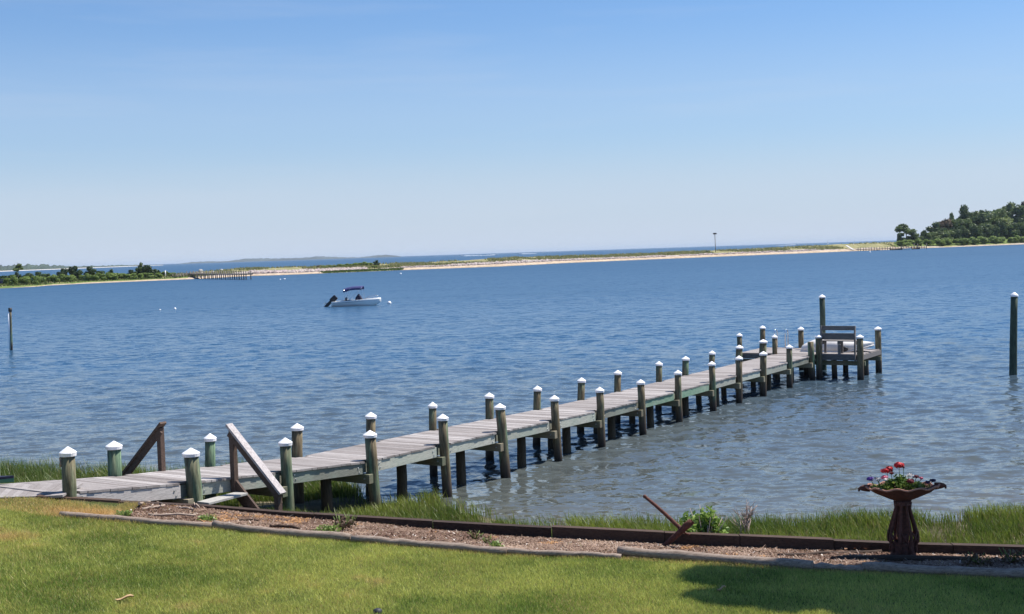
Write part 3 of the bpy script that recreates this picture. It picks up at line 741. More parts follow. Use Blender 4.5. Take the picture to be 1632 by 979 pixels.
rail(st2, (-W, ty2, zt2-.25), (-W, ty2, ztop2), (xb2, ty2, .9), (xb2, ty2, zlow2), M['railbrown'], M['railbrown'])
for tt in (ty2, ty2-1.0):
    b_ = MB(); b_.bar((-W+.05, tt, zt2-.12), (-W-1.05, tt, zt2-1.0), .045, .24, .3); b_.build('stringer', M['railbrown'], st2)
for j in range(3): step_box(st2, -W-.38-.28*j, -W-.10-.28*j, ty2-.97, ty2-.03, zt2-.24-.26*j, .04, M['tread'])

# bench built on the head, facing the bay
bw0, bw1 = solve_head(1309, HY0), solve_head(1365, HY0)
B0 = L2W(bw0, HY0+.08, HZ+.02); bench = empty('bench', B0, RZ, 'grey slatted wooden bench seen from behind on the pier head', 'bench')
bl = bw1-bw0; zb_ = lambda py: at_line(1335, py, (bw0+bw1)/2, HY0)-(HZ+.02)
ztp = zb_(519.5)
for x in (.03, bl-.03):
    b_ = MB(); b_.bar((x, -.16, -.27), (x, -.12, ztp), .05, .11, .5, up=(0, 1, 0)); b_.build('leg', M['bench'], bench)
for (pa, pb) in ((519.6, 526.6), (531.2, 541.6)):
    b_ = MB(); za, zb2 = zb_(pa), zb_(pb); b_.box(.055, bl-.055, -.105, -.065, zb2, za, random.random()); b_.build('back_slat', M['bench'], bench)
zs = zb_(543.0)
for j in range(3):
    b_ = MB(); b_.box(.0, bl, -.06+.155*j, .085+.155*j, zs-.04, zs, random.random()); b_.build('seat_slat', M['bench'], bench, bevel=.004)
for x in (.03, bl/2, bl-.03):
    b_ = MB(); b_.box(x-.045, x+.045, .32, .37, 0, zs-.045, .4); b_.build('leg', M['bench'], bench)
    b_ = MB(); b_.box(x-.06, x+.03, -.05, .32, zs-.16, zs-.045, .4); b_.build('seat_support', M['bench'], bench)
b_ = MB(); b_.box(bl/2-.05, bl/2+.05, -.04, .03, .0, zs-.17, .4); b_.build('leg', M['bench'], bench)

# dinghy lying hull up on the head
d0, d1 = W2L(P(1278, 556, HZ)), W2L(P(1396, 545, HZ))
yl = HY0+1.55; xa, xb_ = solve_head(1279, yl), solve_head(1394, yl)
L_ = xb_-xa; dh = empty('dinghy', L2W(xa, yl, HZ+.01), RZ-.03, 'overturned off-white dinghy lying on the pier head behind the bench', 'dinghy')
secs = 22; ring = 16; vs = []; fs = []
for i in range(secs+1):
    u_ = i/secs; x = L_*u_
    wd = .62*min(1, (u_/.07+.02)**.5)*(1 if u_ < .55 else max(.02, 1-((u_-.55)/.45)**1.9)); hg = .50*min(1, (u_/.26+.10)**.5)*(1 if u_ < .5 else 1-.52*((u_-.5)/.5)**1.5)
    lift = .0 if u_ < .62 else .26*((u_-.62)/.38)**1.5
    for k in range(ring+1):
        a = math.pi*k/ring; cx = math.cos(a); sz = math.sin(a)
        vs.append((x, -wd*(abs(cx)**.8)*math.copysign(1, cx), lift+(hg-lift*.5)*(sz**.62)))
for i in range(secs):
    for k in range(ring): fs.append((i*(ring+1)+k, (i+1)*(ring+1)+k, (i+1)*(ring+1)+k+1, i*(ring+1)+k+1))
fs.append(tuple(range(ring, -1, -1)))
b_ = MB(); b_.add(vs, fs, .5, True); hull = b_.build('hull', M['dinghy'], dh)
m_ = hull.modifiers.new('solid', 'SOLIDIFY'); m_.thickness = .03
b_ = MB(); b_.tube([vs[i*(ring+1)] for i in range(secs+1)], .035, 8); b_.tube([vs[i*(ring+1)+ring] for i in range(secs+1)], .035, 8); b_.build('gunwale', M['dinghy'], dh)
b_ = MB(); b_.bar((L_*.25, 0, .505), (L_*.50, 0, .50), .05, .05); b_.build('keel', M['dinghy'], dh)
for sx in (.64,):
    b_ = MB(); b_.ball((L_*sx, -.58, .13), (.22, .07, .12), 12, 8); b_.build('fender', M['rubber'], dh)

# boarding ladder: two hooped tubes at the back of the head
lx_ = [solve_head(p, HY1) for p in (1236.5, 1253.5)]
lad = empty('boarding_ladder', L2W(lx_[0], y+.06, HZ), RZ, 'stainless boarding ladder with two hooped handrails at the back of the pier head', 'ladder')
for j in (0, 1):
    xx = lx_[j]-lx_[0]; pts = [(xx, -.28, 0), (xx, -.28, .62)]
    for a in range(0, 181, 20): pts.append((xx, -.28+.17-.17*math.cos(R(a)), .62+.17*math.sin(R(a))))
    pts.append((xx, .06, -.9)); b_ = MB(); b_.tube(pts, .022, 10); b_.build('handrail', M['steel'], lad)
for zz in (-.2, -.5, -.8):
    b_ = MB(); b_.box(0, lx_[1]-lx_[0], .03, .09, zz-.015, zz+.015); b_.build('rung', M['steel'], lad)
# ------------------------------------------------------------ retaining wall, border timbers
def wall_pt(x, dy=0.0): return Vector((x, float(np.interp(x, wx, wy))+dy, 0))
xs_w = list(np.interp([57,195,320,500,700,880,1060,1250,1440,1640,1800], [p[0] for p in WALLPX], wx)) if False else None
WN = [57,190,318,500,690,880,1060,1180,1330,1520,1800]
wall = empty('retaining_wall', (0, 18.3, 1.0), 0, 'low dark timber retaining wall between the mulch bed and the marsh grass', 'wall')
for i in range(len(WN)-1):
    a_, b_ = WN[i], WN[i+1]
    def wp(px):
        zz = float(np.interp(px, [p[0] for p in WALLPX], [p[2] for p in WALLPX])); py = float(np.interp(px, [p[0] for p in WALLPX], [p[1] for p in WALLPX])); return P(px, py, zz)
    n = max(2, int((b_-a_)/40)); pts = [wp(a_+(b_-a_)*k/n) for k in range(n+1)]
    m_ = MB(); tz = random.uniform(-.012, .012)
    for k in range(n):
        p, q = pts[k]-Vector((0, 18.3, 1)), pts[k+1]-Vector((0, 18.3, 1))
        if k == n-1: q = p+(q-p)*.97
        t = .13; hgt = .62
        m_.hexa([(p.x,p.y,p.z-hgt),(q.x,q.y,q.z-hgt),(q.x,q.y+t,q.z-hgt),(p.x,p.y+t,p.z-hgt),(p.x,p.y,p.z+tz),(q.x,q.y,q.z+tz),(q.x,q.y+t,q.z+tz),(p.x,p.y+t,p.z+tz)], .5+tz*20)
    m_.build('timber', M['timber'], wall)
def log_thing(pts, r, label, mat='log', seg=10, flat=1.0, name='border_log', cat='log', grp='logs edging the mulch bed', jit=.08):
    pp = []
    for k in range(len(pts)-1):
        n = 5
        for j in range(n): pp.append(pts[k].lerp(pts[k+1], j/n))
    pp.append(pts[-1]); o = pp[0].copy()
    pp = [p-o+Vector((0, random.uniform(-.012, .012), random.uniform(-.008, .008))) for p in pp]
    rr = [r*.88*(1+random.uniform(-.17, .17)) for _ in pp]
    m_ = MB(); m_.tube(pp, rr, seg, jit=jit, flat=flat, smooth=True); ob = m_.build(name, M[mat]); ob.location = o
    return tag(ob, label, cat, grp)
def LP(px, py, z, up=0.0): q = P(px, py, z); q.z += up; return q
log_thing([LP(97,821,1.76,.01), LP(150,825,1.73,.01), LP(240,833,1.68,.01), LP(341,839,1.62,.01)], .055, 'straight silvery border timber at the left end of the mulch bed, below the straw patch')
log_thing([LP(342,838,1.62,.02), LP(400,846,1.60,.02), LP(480,853,1.56,.02), LP(560,859,1.52,.02)], .062, 'brown curved border log joining the silvery timber, in front of the weeds')
log_thing([LP(561,860,1.52,.02), LP(640,867,1.49,.02), LP(720,874,1.46,.02), LP(808,881,1.43,.02)], .058, 'pale pinkish border log in the middle of the bed edge')
log_thing([LP(770,878,1.44,.02), LP(860,883,1.42,.015), LP(930,886,1.40,.015), LP(990,889,1.39,.01)], .045, 'thin split grey border log ending beside the thick round one')
log_thing([LP(986,885,1.38,.05), LP(1060,890,1.37,.05), LP(1160,896,1.35,.04), LP(1296,906,1.33,.03)], .068, 'thick round border log with a cut end, right of the split grey one')
log_thing([LP(1290,905,1.33,.02), LP(1340,908,1.32,.02), LP(1376,910,1.31,.02)], .05, 'short dark border log in the tree shade below the stone birdbath')
log_thing([LP(1374,909,1.31,.04), LP(1450,913,1.30,.04), LP(1540,917,1.29,.04), LP(1700,922,1.28,.04)], .07, 'long grey border log lying in deep shade at the right edge')
def rod(name, a, b, r, label, mat, cat, grp=None, seg=7):
    return log_thing([a, a.lerp(b, .5)+Vector((0, 0, r*.5)), b], r, label, mat, seg, 1.0, name, cat, grp, .12)
def bedz(px, py, guess=1.45):
    d = ray(px, py); t = np.arange(9, 30, .01)/d.y; qx, qy, qz = d.x*t, d.y*t, H+d.z*t
    k = int(np.argmax(qz <= ground(qx, qy)[0])); return Vector((qx[k], qy[k], qz[k]))
for (ax_, ay_, bx_, by_, r, lab) in ((1240,888,1405,883,.035,'long dark bar lying in the bed beside the birdbath foot'),(1325,893,1560,896,.05,'shaded rotten timber lying across the bed behind the right border log')):
    rod('old_timber', bedz(ax_, ay_)+Vector((0, 0, .01)), bedz(bx_, by_)+Vector((0, 0, .02)), r, lab, 'timber', 'timber', 'old timbers in the bed')
for (ax_, ay_, bx_, by_, r, up, lab) in ((222,812,288,803,.028,.09,'long pale driftwood branch under the pier end, topmost of the pile'),(232,803,258,812,.014,.07,'thin forked stick at the left of the driftwood pile'),(240,812,320,803,.016,.05,'slender stick crossing under the pale driftwood branch'),(226,814,262,811,.018,.02,'short bark covered branch at the bottom of the driftwood pile'),(236,823,312,826,.02,.02,'long thin brown branch lying flat in the mulch near the green piling'),(286,812,308,818,.018,.03,'short broken stick leaning by the foot of the green piling')):
    rod('branch', bedz(ax_, ay_, 1.6)+Vector((0, 0, up)), bedz(bx_, by_, 1.6)+Vector((0, 0, up+.03)), r, lab, 'drift', 'branch', 'driftwood under the pier end')
m_ = MB(); q0 = bedz(312, 812, 1.5); m_.tube([(0,0,0),(-.03,.02,.10),(-.06,.01,.02)], [.02,.018,.014], 7); m_.tube([(0,.0,.09),(.05,.02,.03),(.05,0,-.02)], [.018,.016,.012], 7)
ob = m_.build('root', M['drift']); ob.location = q0; tag(ob, 'small pale forked root standing at the base of the green piling', 'root')
rod('branch', bedz(430, 842)+Vector((0,0,.04)), bedz(478, 845)+Vector((0,0,.03)), .022, 'dark curved stick lying behind the brown border log', 'timber', 'branch')
rod('branch', bedz(382, 832)+Vector((0,0,.03)), bedz(412, 833)+Vector((0,0,.03)), .018, 'short dark stick in the mulch near the handrail foot', 'timber', 'branch')
rod('branch', bedz(943, 868)+Vector((0,0,.02)), bedz(958, 858)+Vector((0,0,.10)), .012, 'short pale stick propped against the retaining wall', 'drift', 'branch')

# fallen leaf on the lawn and a small stone stub
for (px, py, lab, sz, mt, nm) in ((198,961,'curled tan dead leaf lying alone on the lawn at lower left',.10,'leaf_tan','dead_leaf'),(1150,945,'small tan leaf on the grass beside the tree shadow',.05,'leaf_tan','dead_leaf')):
    p = bedz(px, py, 1.7); m_ = MB(); vs = []; 
    for i in range(7):
        for j in range(3):
            u_ = i/6-.5; w_ = (1-(2*u_)**2)**.5*.33*(j-1); vs.append((u_*sz*2, w_*sz, .045+.02*abs(j-1)+.02*math.sin(u_*5)))
    m_.add(vs, [(i*3+j, (i+1)*3+j, (i+1)*3+j+1, i*3+j+1) for i in range(6) for j in range(2)], .6, True)
    ob = m_.build(nm, M[mt]); ob.location = p; ob.rotation_euler = (0, 0, .2); so = ob.modifiers.new('solid', 'SOLIDIFY'); so.thickness = .004; tag(ob, lab, 'leaf')
p = bedz(602, 979, 1.7); m_ = MB(); m_.lathe([(.045, -.1), (.05, .02), (.045, .05), (.02, .062), (.0001, .064)], 14, jit if False else .5); ob = m_.build('sprinkler_head', M['rubber']); ob.location = p; tag(ob, 'small black sprinkler head showing at the bottom edge of the lawn', 'sprinkler')

# ------------------------------------------------------------ rusty anchor half buried in the bed
ya = P(1060, 872, 1.2).y; an = empty('anchor', bedz(1062, 872), 0, 'rust-brown iron anchor half buried in the mulch, shank pointing up left over the wall', 'anchor')
o_ = an.location
def A(px, py, dy=0.0): q = Q(px, py, o_.y+dy); return q-o_
m_ = MB(); m_.tube([A(1028,792,.10), A(1044,805,.08), A(1062,821,.05), A(1082,840,.0), A(1090,849,-.05)], [.022,.024,.026,.03,.03], 9, jit=.04); m_.ball(A(1027.5,791.5,.1), .028, 8, 6); m_.build('shank', M['rust'], an)
arm = [A(1101,829,-.12), A(1094,838,-.10), A(1085,847,-.08), A(1076,855,-.06), A(1066,864,-.03), A(1055,874,0), A(1048,884,.03)]
m_ = MB(); m_.tube(arm, [.026,.055,.045,.042,.038,.045,.05], 10, flat=.55, jit=.05); m_.build('arm', M['rust'], an)
m_ = MB(); f0 = [A(1102,828,-.13), A(1107,834,-.12), A(1098,843,-.10), A(1087,848,-.08), A(1090,838,-.10)]
m_.add([tuple(v) for v in f0]+[tuple(v+Vector((0,.02,0))) for v in f0], [(0,1,2,3,4),(9,8,7,6,5)]+[(i,(i+5),((i+1)%5)+5,(i+1)%5) for i in range(5)], .5); m_.build('fluke', M['rust'], an)
m_ = MB(); m_.tube([A(1078,836,.02), A(1092,850,.10), A(1108,855,.25), A(1130,857,.45)], [.014,.014,.013,.012], 7); m_.build('stock', M['rust'], an)

# ------------------------------------------------------------ birdbath planter
YB = 16.1; bb_p = Q(1440, 885, YB); bb_p.z = gz(bb_p.x, bb_p.y)
bb = empty('birdbath', bb_p, 0, 'ornate rust-brown birdbath on a lattice pedestal, its scalloped bowl used as a flower planter', 'birdbath')
zpx = lambda py: Q(1438, py, YB).z-bb_p.z
s1 = YB/F
zr = zpx(776); zbot_ = zpx(797)
def scal(r, z, a):
    k = abs(r)/.47
    return r*(1+.035*math.cos(10*a)*k), z+(.016*math.cos(10*a)*k*k)
m_ = MB()
m_.lathe([(.095, zbot_-.03), (.12, zbot_+.0), (.20, zbot_+.03), (.30, zbot_+.075), (.39, zbot_+.115), (.44, zr-.02), (.47, zr-.012), (.475, zr+.004), (.45, zr+.008), (.41, zr-.012), (.30, zr-.05), (.0001, zr-.06)], 60, wob=scal); 
bowl = m_.build('bowl', M['rust'], bb)
m_ = MB(); m_.tube([scal(.472*1, 0, 0)[0:1] and (scal(.474, zr, a)[0]*math.cos(a), scal(.474, zr, a)[0]*math.sin(a), scal(.474, zr, a)[1]+.004) for a in [2*math.pi*i/80 for i in range(81)]], .014, 6, jit=.12, caps=False); m_.build('rim', M['rustlit'], bb)
for sg in (-1, 1):
    m_ = MB(); m_.tube([(sg*.43,0,zr-.005),(sg*.50,0,zr+.0),(sg*.55,0,zr-.003),(sg*.572,0,zr-.012),(sg*.578,0,zr-.045)], [.05,.045,.032,.02,.010], 9, flat=.4); m_.build('handle', M['rust'], bb)
m_ = MB(); m_.lathe([(.0001, zr-.045), (.40, zr-.03)][::-1], 30, jit if False else .5, wob=lambda r, z, a: (r, z+.02*math.sin(7*a)*r)); m_.build('soil', plain('potting_soil', (.05,.035,.02), .95, var=.4, scale=20), bb)
prof = [(zpx(878),.165),(zpx(868),.15),(zpx(860),.187),(zpx(850),.183),(zpx(838),.158),(zpx(825),.125),(zpx(810),.09),(zpx(799),.095)]
m_ = MB(); m_.lathe([(.0001,-.06),(.185,-.06),(.185,.02),(.165,.05),(.15,zpx(872)),(.155,zpx(866)),(.11,zpx(862))], 12); m_.build('foot', M['rust'], bb)
m_ = MB(); m_.lathe([(.115,zpx(804)),(.105,zpx(801)),(.115,zpx(797)),(.10,zbot_-.03)], 20); m_.build('collar', M['rust'], bb)
for k in range(8):     # curved open ribs
    a = 2*math.pi*(k+.35)/8; m_ = MB(); m_.tube([(r*math.cos(a), r*math.sin(a), z) for z, r in prof], [.030,.026,.024,.022,.021,.020,.020,.026], 7, jit=.06); m_.build('rib', M['rust'], bb)
m_ = MB(); m_.lathe([(.07,zpx(866)),(.085,zpx(845)),(.062,zpx(820)),(.05,zpx(800))], 14); m_.build('stem', M['rust'], bb)
m_ = MB()
for k in range(16):
    a = 2*math.pi*k/16; a2 = a+.39*(1 if k % 2 else -1)
    m_.tube([(.195*math.cos(a),.195*math.sin(a),zpx(862)), (.20*math.cos((a+a2)/2),.20*math.sin((a+a2)/2),zpx(854)), (.19*math.cos(a2),.19*math.sin(a2),zpx(846))], .010, 5)
m_.build('lattice', M['rust'], bb)

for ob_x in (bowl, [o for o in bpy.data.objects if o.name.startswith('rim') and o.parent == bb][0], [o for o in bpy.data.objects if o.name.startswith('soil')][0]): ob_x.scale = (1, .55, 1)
def leaf_cluster(m, c, R_, n, s, flat=.6):
    for _ in range(n):
        d = Vector((random.gauss(0,1), random.gauss(0,1), random.gauss(0,1)*flat)).normalized()*random.uniform(.35,1)
        p = Vector(c)+Vector((d.x*R_[0], d.y*R_[1], d.z*R_[2])); a = Vector((random.gauss(0,1), random.gauss(0,1), random.gauss(.4,.6))).normalized(); b_ = a.cross(Vector((random.gauss(0,1), random.gauss(0,1), random.gauss(0,1)))).normalized()
        ss = s*random.uniform(.6,1.35); w_ = ss*.33
        m.add([p-a*ss*.5, p+b_*w_+a*ss*.05, p+a*ss*.5, p-b_*w_+a*ss*.05], [(0,1,2),(0,2,3)], random.random())
def petals(m, c, r, n, s):
    for _ in range(n):
        d = Vector((random.gauss(0,1), random.gauss(0,1), random.gauss(.2,.8))).normalized(); p = Vector(c)+Vector((d.x*1.15, d.y*1.15, d.z*.62))*r*random.uniform(.5,1.05)
        t = d.cross(Vector((0,0,1.01))).normalized(); b_ = d.cross(t); ss = s*random.uniform(.7,1.2)
        m.add([p+t*ss, p+b_*ss, p-t*ss, p-b_*ss], [(0,1,2,3)], random.random())
def flower(px, py, r, mat, label, name='flower', cat='flower', dy=0.0, npet=46, leaves=(.07,.03,14), bloomn=1, foot=None, spread=0):
    c = Q(px, py, YB+dy)-bb_p; fx = c.x*.85 if foot is None else foot
    root = Vector((fx, dy*.9, zr-.03)); o = empty(name, bb_p+root, 0, label, cat, 'flowers planted in the birdbath')
    c = c-root; m_ = MB(); m_.tube([(0,0,0), (c.x*.4, c.y*.4, c.z*.55), c], .004, 6); m_.build('stem', M['plantleaf'], o)
    m_ = MB(); leaf_cluster(m_, (c.x*.25, 0, max(.02, c.z*.3)), (leaves[0], leaves[0], max(leaves[1], c.z*.35)), leaves[2], .04); m_.build('foliage', M['plantleaf'], o)
    for k in range(bloomn):
        m_ = MB(); cc = Vector(c)+Vector((random.uniform(-spread, spread), random.uniform(-.03,.03), random.uniform(-spread, spread)*.5)) if k else Vector(c)
        r2 = r*1.5; m_.ball(cc, (r2*.62, r2*.62, r2*.36), 8, 6, jit=.3); petals(m_, cc, r2, npet, r2*.42); m_.build('bloom', M[mat], o)
    return o
flower(1432.5,741.5,.040,'red','tall red geranium rising highest above the bowl','geranium',foot=-.03,npet=70,leaves=(.06,.06,30))
flower(1440,745,.014,'darkred','small dark seed head beside the tallest red geranium','geranium',npet=16,leaves=(.03,.03,6))
flower(1413,750.5,.030,'red','red geranium with drooping blooms left of centre','geranium',npet=50,bloomn=4,spread=.06,leaves=(.07,.04,24))
flower(1420,754,.022,'darkred','deep red blossoms hanging under the left red geranium','geranium',npet=30,dy=-.04)
flower(1409,762,.026,'pink','pink petunia at the left of the bowl','petunia',npet=30,bloomn=2,spread=.04,dy=-.08)
flower(1399,765,.020,'whitep','small white petunia left of the pink one','petunia',npet=24,bloomn=2,spread=.03,dy=-.05)
flower(1411,764.5,.022,'whitep','white petunia in front of the pink one','petunia',npet=24,dy=-.14)
flower(1387,763.5,.027,'purple','violet pansy alone at the left rim','pansy',npet=40,dy=0,leaves=(.06,.02,16))
flower(1449,757.5,.024,'whitep','upright white petunia right of centre','petunia',npet=36,dy=-.02)
flower(1455,759.5,.020,'whitep','cream petunia leaning on the dark red flower','petunia',npet=26,dy=-.03)
flower(1460,760,.026,'darkred','dark red petunia right of the white flowers','petunia',npet=40,dy=-.05)
flower(1451,768,.030,'darkred','low dark red petunia at the front of the bowl','petunia',npet=40,bloomn=2,spread=.03,dy=-.14)
flower(1468,762.5,.020,'pink','pale pink petunia behind the dark red one','petunia',npet=26,dy=.04)
flower(1478,769,.024,'darkpurple','blackish purple pansy at the right rim, the left one of two','pansy',npet=40,leaves=(.04,.02,10))
flower(1486.5,766,.026,'darkpurple','blackish purple pansy nearest the right handle','pansy',npet=40,leaves=(.04,.02,10))
flower(1396.5,762,.016,'darkpurple','tiny navy pansy by the white petunia','pansy',npet=20,leaves=(.04,.02,10))
fo = empty('trailing_plant', bb_p+Vector((-.02, 0, zr-.03)), 0, 'yellow-green trailing foliage filling the middle of the bowl', 'plant')
m_ = MB(); leaf_cluster(m_, (-.02,-.03,.08), (.17,.16,.12), 460, .05, 1); m_.build('foliage', M['plantleaf'], fo)
m_ = MB(); leaf_cluster(m_, (.20,-.0,.04), (.12,.10,.07), 220, .04); m_.build('foliage', M['shrubgreen'], fo)
m_ = MB(); leaf_cluster(m_, (-.26,-.0,.035), (.14,.10,.045), 220, .035); m_.build('foliage', M['shrubgreen'], fo)

# ------------------------------------------------------------ shrub and dry bush behind the wall, weeds in the bed
def bush(px, py_base, width, height, Yd, name, label, cat, leaf, mat, nleaf, lobes=9, stems=10, stemmat='twig'):
    b0 = Q(px, py_base, Yd); b0.z = gz(b0.x, b0.y); o = empty(name, b0, 0, label, cat)
    m_ = MB()
    for _ in range(stems):
        a = random.uniform(0, 6.28); r = random.uniform(.2, .9)*width/2; h = height*random.uniform(.6, 1)
        m_.tube([(0,0,0), (r*.4*math.cos(a), r*.4*math.sin(a), h*.5), (r*math.cos(a), r*math.sin(a), h)], [.012,.009,.004], 5)
    m_.build('stem', M[stemmat], o)
    m_ = MB()
    for _ in range(lobes):
        a = random.uniform(0, 6.28); r = random.uniform(.1, .8)*width/2; h = height*random.uniform(.25, .95)*(1-.35*r/(width/2))
        leaf_cluster(m_, (r*math.cos(a), r*math.sin(a), h), (width*.20, width*.20, height*.20), nleaf//lobes, leaf, 1)
    m_.build('foliage', M[mat], o); return o
bush(1124, 852, .80, .84, 17.7, 'shrub', 'bright green broad-leaved shrub behind the wall beside the anchor', 'shrub', .075, 'glossleaf', 2400, 26, 12)
dry = empty('dead_bush', bedz(1188, 866), 0, 'leafless tan dead bush standing at the wall between shrub and birdbath', 'dead bush')
m_ = MB()
def twig(p, d, l, r, lev):
    q = p+d*l; m_.tube([p, p+d*l*.5+Vector((random.uniform(-.01,.01),0,0)), q], [r, r*.8, r*.6], 5)
    if lev:
        for _ in range(3): twig(p+d*l*random.uniform(.35, 1), (d+Vector((random.gauss(0,.38), random.gauss(0,.38), random.gauss(.05,.15)))).normalized(), l*.62, r*.55, lev-1)
for _ in range(7): twig(Vector((random.uniform(-.06,.06), 0, 0)), Vector((random.gauss(.02,.16), random.gauss(0,.15), 1)).normalized(), .42, .016, 2)
m_.build('branches', M['twig'], dry); m_ = MB(); leaf_cluster(m_, (.02,-.05,.02), (.14,.1,.06), 60, .06); m_.build('dead_leaves', M['brownish'], dry)
def weed(px, py, w, h, n, name, label, mat='shrubgreen', leaf=.05):
    p = bedz(px, py); o = empty(name, p, 0, label, 'weed', 'weeds in the mulch bed'); m_ = MB()
    for _ in range(10):
        a = random.uniform(0, 6.28); r = random.uniform(.2, 1)*w/2; m_.tube([(0,0,0), (r*math.cos(a)*.6, r*math.sin(a)*.5, h*.5), (r*math.cos(a), r*math.sin(a)*.7, h*random.uniform(.6,1.1))], .005, 4)
    m_.build('stem', M['shrubgreen'], o); m_ = MB(); leaf_cluster(m_, (0,0,h*.45), (w*.5, w*.35, h*.5), n, leaf, 1); m_.build('foliage', M[mat], o)
weed(522, 852, .42, .15, 220, 'weed', 'spreading green weed clump at the left of the bed'); weed(545, 848, .34, .24, 140, 'weed', 'taller reddish weed beside the green clump', 'brownish')
weed(560, 840, .25, .22, 60, 'weed', 'sparse seeding weed near the wall', 'brownish', .03); weed(330, 831, .32, .10, 110, 'weed', 'low weed by the green piling'); weed(196, 824, .30, .10, 120, 'weed', 'grassy weed tuft at the left log')
weed(758, 862, .30, .16, 90, 'weed', 'dry brown weed with thin stalks mid bed', 'brownish', .035); weed(776, 868, .2, .12, 80, 'weed', 'small weed next to the dry brown one', 'brownish', .03); weed(1560, 902, .5, .16, 160, 'weed', 'pale twiggy weed in the shade at right', 'brownish', .05); weed(790, 874, .25, .1, 80, 'weed', 'low green weed against the border log'); weed(1612, 898, .4, .18, 120, 'weed', 'reddish weed at the right edge', 'brownish', .05)

# ------------------------------------------------------------ grass, marsh grass, mulch, leaf litter
def blades(x, y, z, h, w, lean, c, segs=1, tip=1.12, bend=None):
    n = len(x); a = rng.uniform(0, 2*np.pi, n); dx, dy = np.cos(a)*w/2, np.sin(a)*w/2
    la = rng.uniform(0, 2*np.pi, n); l = lean*rng.random(n)*h; lx2, ly2 = np.cos(la)*l, np.sin(la)*l
    if bend is not None: lx2 = lx2+bend*h
    if segs == 1:
        V = np.empty((n, 3, 3)); V[:, 0] = np.stack([x-dx, y-dy, z], 1); V[:, 1] = np.stack([x+dx, y+dy, z], 1); V[:, 2] = np.stack([x+lx2, y+ly2, z+h], 1)
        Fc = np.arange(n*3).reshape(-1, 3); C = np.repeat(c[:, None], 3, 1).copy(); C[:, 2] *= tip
        return V.reshape(-1, 3), Fc, np.clip(C, 0, 1).reshape(-1, 3)
    V = np.empty((n, 5, 3)); m = .55
    V[:, 0] = np.stack([x-dx, y-dy, z], 1); V[:, 1] = np.stack([x+dx, y+dy, z], 1)
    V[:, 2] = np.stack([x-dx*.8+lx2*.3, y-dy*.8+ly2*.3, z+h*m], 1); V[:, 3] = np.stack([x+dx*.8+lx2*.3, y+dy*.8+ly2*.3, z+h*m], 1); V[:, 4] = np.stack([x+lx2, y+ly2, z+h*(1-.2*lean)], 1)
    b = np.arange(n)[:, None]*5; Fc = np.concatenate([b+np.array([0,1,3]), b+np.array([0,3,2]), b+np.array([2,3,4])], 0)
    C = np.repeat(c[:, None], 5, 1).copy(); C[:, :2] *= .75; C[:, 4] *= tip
    return V.reshape(-1, 3), Fc, np.clip(C, 0, 1).reshape(-1, 3)
def colmix(a, b, t): return np.asarray(a)[None]*(1-t[:, None])+np.asarray(b)[None]*t[:, None]
def in_view(x, y, m=1.15): return np.abs(x) < y*.4185*m+.6
n = 1350000
y = 10.0+9.2*rng.random(n)**1.05; x = rng.uniform(-11.5, 10.5, n); k = in_view(x, y, 1.38); x, y = x[k], y[k]
z, zone = ground(x, y); edge = np.interp(x, lx, ly)
k = (zone == 0) | ((zone == 1) & (rng.random(len(x)) < .012)); x, y, z = x[k], y[k], z[k]
loc = np.array([W2L((a, b, 0))[:2] for a, b in zip(x[::1], y[::1])]) if False else None
lxl = (x-PO.x)*NN.x+(y-PO.y)*NN.y; lyl = (x-PO.x)*U.x+(y-PO.y)*U.y
onp = (lxl < .10) & (lxl > -W-.1) & (lyl > NT[0]-.2)
la_ = (y > 18.42+.01*x) & (x < -6.1) & (y < 20)
k = ~(onp | la_); x, y, z = x[k], y[k], z[k]
p1 = fnoise(x, y, 1.1, 40); p2 = fnoise(x, y, .33, 43); p3 = fnoise(x, y, 3.4, 46)
t = np.clip((p1*.6+p2*.35+p3*.3+rng.normal(0, .09, len(x))-.47)*2.6+.30, 0, 1)
c = colmix((.16,.25,.035), (.52,.54,.13), t)
straw = np.clip((p2*.6+p1*.6-.78)*5, 0, 1)*(rng.random(len(x)) < .75)
sp_ = P(165, 812, 1.78); straw = np.maximum(straw, (np.exp(-(((x-sp_.x)/.95)**2+((y-sp_.y-.02)/.30)**2)) > .30+.3*rng.random(len(x)))*1.0)
sp_ = P(60, 977, 1.85); straw = np.maximum(straw, (np.exp(-(((x-sp_.x)/.7)**2+((y-sp_.y)/.18)**2)) > .35+.4*rng.random(len(x)))*.8)
d_e = np.interp(x, lx, ly)-y; straw = np.maximum(straw, ((d_e < .10+.12*p2) & (rng.random(len(x)) < .6))*.8)
straw = np.maximum(straw, (rng.random(len(x)) < .05)*.7)
dk_ = np.clip((fnoise(x, y, 1.7, 48)-.5)*3.2, 0, 1)*.16; c = c*(1-dk_[:, None])
c = c*(1-straw[:, None])+np.array((.66,.46,.19))[None]*straw[:, None]
c *= rng.uniform(.6, 1.35, (len(x), 1))
h = (.035+.03*rng.random(len(x)))*(.75+.5*p2)*(1+.5*((np.abs(x-P(165,812,1.78).x) < .8) & (straw > .5)))
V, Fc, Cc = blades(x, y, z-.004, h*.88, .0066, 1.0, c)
tag(np_mesh('lawn_grass', V, Fc, M['blade'], C=Cc), 'mown lawn with yellow and straw coloured patches', 'grass', kind='stuff'); print('lawn', len(x))
